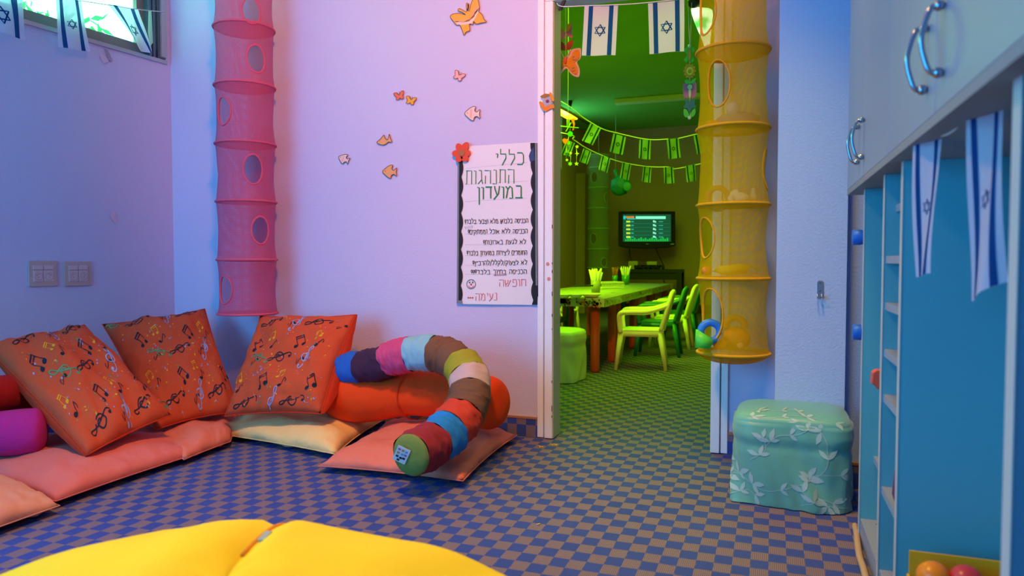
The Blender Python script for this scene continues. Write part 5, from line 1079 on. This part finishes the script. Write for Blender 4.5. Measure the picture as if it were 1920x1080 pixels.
# basket
a, b = tb(1129, 541), tb(1170, 540); bk = thing('basket', 'white slotted plastic basket in the middle of the tablecloth', 'basket', (a + b) / 2); BW = mat('white_basket_plastic', (.85, .85, .7), .4)
w_ = (b - a).length; h_ = .065; dp = .16; ori = (b - a).normalized(); nb = Vector((-ori.y, ori.x, 0))
bf = lambda x, y, z: a + ori * x + nb * y + Vector((0, 0, z))
for x0_, x1_, y0_, y1_ in ((0, w_, 0, .004), (0, w_, dp, dp + .004), (0, .004, 0, dp), (w_ - .004, w_, 0, dp)):
    mk('rim', MB().box(x0_, x1_, y0_, y1_, h_ - .014, h_, fn=lambda p: bf(*p)), BW, bk, smooth=False)
mk('bottom', MB().box(0, w_, 0, dp, 0, .012, fn=lambda p: bf(*p)), BW, bk, smooth=False)
mb = MB()
for k in range(15): x = w_ * k / 14; mb.box(x - .0028, x + .0028, 0, .003, .01, h_ - .012, fn=lambda p: bf(*p))
mb.box(0, w_, 0, .003, h_ * .42, h_ * .5, fn=lambda p: bf(*p))
mk('slats', mb, BW, bk, smooth=False, kind='stuff'); mk('dark_inner_sheet', MB().box(.006, w_ - .006, dp - .004, dp - .001, .012, h_ - .014, fn=lambda p: bf(*p)), mat('basket_dark_inside', (.12, .16, .05), .8), bk, smooth=False)  # thin dark sheet inside the basket, just before its back rim
# plates and paper at the near left
for (x, y, R_, lb) in ((1052, 559, .07, 'leftmost pale plate at the front of the tablecloth'), (1077, 559, .055, 'middle pale bowl at the front of the tablecloth'), (1106, 558, .08, 'right-hand pale plate at the front of the tablecloth')):
    c = tb(x, y) + Vector((0, .04, 0)); o = mk('plate', MB().lathe(c, [(.001, .001), (R_ * .6, .001), (R_, .026), (R_ * .97, .028), (R_ * .6, .006), (.001, .005)], 24), mat('pale_plate', (.80, .78, .5), .35)); tag(o, lb, 'plate', 'plates on the tablecloth')
o = mk('pencil', MB().tube([tb(1072, 550) + Vector((0, 0, .06)), tb(1112, 549) + Vector((0, 0, .062))], .006, 6), BLACKP); tag(o, 'dark pencil lying across the plates at the front of the tablecloth', 'pencil')
# chairs (built once facing -x, seat over the origin, then copied)
def chair(label, m, grp='children\'s plastic armchairs'):
    r = thing('child_armchair', label, 'chair', (0, 0, 0), grp); W_ = .17; SH = .31
    def seat(u, v):
        x = -.17 + .34 * u; y = (-.165 + .33 * v) * (1 - .06 * u); return Vector((x, y, SH - .018 * math.sin(PI * u) * math.sin(PI * v) - (.018 * (1 - u / .15) ** 2 if u < .15 else 0)))
    mb = MB(); mb.grid(seat, 12, 10); mb.grid(lambda u, v: seat(u, v) - Vector((0, 0, .016)), 12, 10)
    for s in (0, 1): mb.grid(lambda u, v: seat(u, s) - Vector((0, 0, .016 * v)), 12, 1); mb.grid(lambda u, v: seat(s, u) - Vector((0, 0, .016 * v)), 10, 1)
    mb.box(-.16, .15, -.165, -.150, SH - .05, SH - .014); mb.box(-.16, .15, .150, .165, SH - .05, SH - .014); mb.box(-.165, -.15, -.15, .15, SH - .045, SH - .02)
    mk('seat', mb, m, r)
    def leg(x0, x1, y, y2):
        mb = MB(); P = [Vector((x0, y, SH - .02)), Vector((x0 + (x1 - x0) * .5, y + (y2 - y) * .5, SH * .5)), Vector((x1, y2, 0))]
        return mb.tube(P, [.024, .019, .014], 8)
    for sg in (-1, 1): mk('leg', leg(-.15, -.19, sg * .15, sg * .175), m, r); mk('leg', leg(.14, .19, sg * .145, sg * .16), m, r)
    # curved back: an arch frame with a broad splat
    bx = lambda z: .15 + (z - SH) * .28
    arch = [Vector((bx(SH), -.155, SH)), Vector((bx(.42), -.165, .42)), Vector((bx(.52), -.155, .52)), Vector((bx(.585) , -.10, .585)), Vector((bx(.605) + .01, 0, .605)), Vector((bx(.585), .10, .585)), Vector((bx(.52), .155, .52)), Vector((bx(.42), .165, .42)), Vector((bx(SH), .155, SH))]
    mk('back_frame', MB().tube(smoothcurve(arch, 5), .017, 8), m, r)
    mb = MB()
    for s in (0, .012): mb.grid(lambda u, v: Vector((bx(SH + .29 * v) + .02 * math.sin(PI * u) * 1 + s, (-.055 + .11 * u) * (1 + .5 * (2 * v - 1) ** 2), SH - .01 + .30 * v)), 6, 8)
    mk('back_splat', mb, m, r)
    for sg in (-1, 1):
        A = [Vector((bx(.50), sg * .16, .50)), Vector((.06, sg * .185, .455)), Vector((-.08, sg * .19, .45)), Vector((-.15, sg * .185, .44)), Vector((-.165, sg * .175, .39)), Vector((-.155, sg * .165, SH - .02))]
        mk('armrest', MB().tube(smoothcurve(A, 5), [.016] * 5 + [.02] * 15 + [.019] * 6, 8), m, r)
    return r
CG = mat('pale_green_chair_plastic', (.85, .90, .42), .35); CT = mat('teal_chair_plastic', (.015, .20, .16), .35)
c1 = chair("pale green plastic child's armchair, nearest of the row beside the tables", CG)
ct_ = chair("teal plastic child's armchair, second of the row beside the tables", CT)
def place(o, px, py, rz): p = on_z(px, py, 0); o.location = (p.x, p.y, 0); o.rotation_euler = (0, 0, rz)
place(c1, 1203, 689, .12); place(ct_, 1235, 665, .05)
p = on_z(1258, 651, 0); clone(c1, (p.x, p.y, 0), .0, "pale green plastic child's armchair, third of the row, half behind the yellow net")
p = on_z(1274, 637, 0); clone(ct_, (p.x, p.y, 0), .0, "teal plastic child's armchair, fourth of the row, mostly behind the yellow net")
p = on_z(1065, 632, 0); clone(c1, (p.x - .12, p.y, 0), PI - .25, "pale green plastic child's armchair beyond the left side of the tables")
p = on_z(1062, 650, 0); clone(ct_, (p.x - .12, p.y - .3, 0), PI, "teal plastic child's armchair pushed under the left side of the tables")
# green pouf inside the doorway
gp = on_z(1030, 718, 0); gs = pouf((gp.x, gp.y + .17), .37, .34, .34, -.1, dome=.03, seed=4, folds=.012)
r = thing('pouf', 'square pouf in a streaky pale cover just beyond the left door post', 'pouf', (gp.x, gp.y + .17, 0)); mb = MB(); mb.grid(lambda a, b: gs(a, b * 2), 64, 40, closed_u=True)
mk('cover', mb, mat('streaky_satin_cover', (.75, .85, .45), .45, bump=(6, .3, .02), vary=.25, vscale=7), r)

# crumbs and lint on the carpet by the door
mb = MB(); r = random.Random(2)
for (cx, cy, n_, sp) in ((1013, 837, 9, 5), (1036, 834, 12, 9), (1010, 983, 3, 2), (1195, 812, 2, 3)):
    for k in range(n_):
        c = on_z(cx + r.uniform(-sp, sp), cy + r.uniform(-1.5, 1.5), .003); mb.ball(c, (r.uniform(.002, .005), r.uniform(.002, .004), .002), 6)
o = mk('crumbs', mb, mat('yellow_crumbs', (.85, .50, .05), .8), kind='stuff'); tag(o, 'scattered yellow crumbs on the carpet in front of the left door post', 'crumbs')

# foliage outside the high window
mb = MB(); r = random.Random(12)
for k in range(1500):
    px = r.uniform(-420, 300); py = 24 + px * .27 + r.gauss(0, 1) * 16 + (30 if px > 200 else 0); c = pt(px, min(py, 150), r.uniform(5.2, 5.9))
    if (c - LC).dot(LN) < .5: continue
    a = Vector((r.uniform(-1, 1), r.uniform(-1, 1), r.uniform(-1, 1))).normalized(); b = a.cross(Vector((r.random(), r.random(), r.random()))).normalized(); s = r.uniform(.03, .06)
    mb.add([c - a * s, c + b * s * .45, c + a * s, c - b * s * .45], [(0, 1, 2, 3)])
o = mk('shrub', mb, gauze('sunlit_leaves', (.06, .42, .10), .97, .5), smooth=False, kind='stuff'); tag(o, 'sunlit green foliage outside the high window', 'plant')
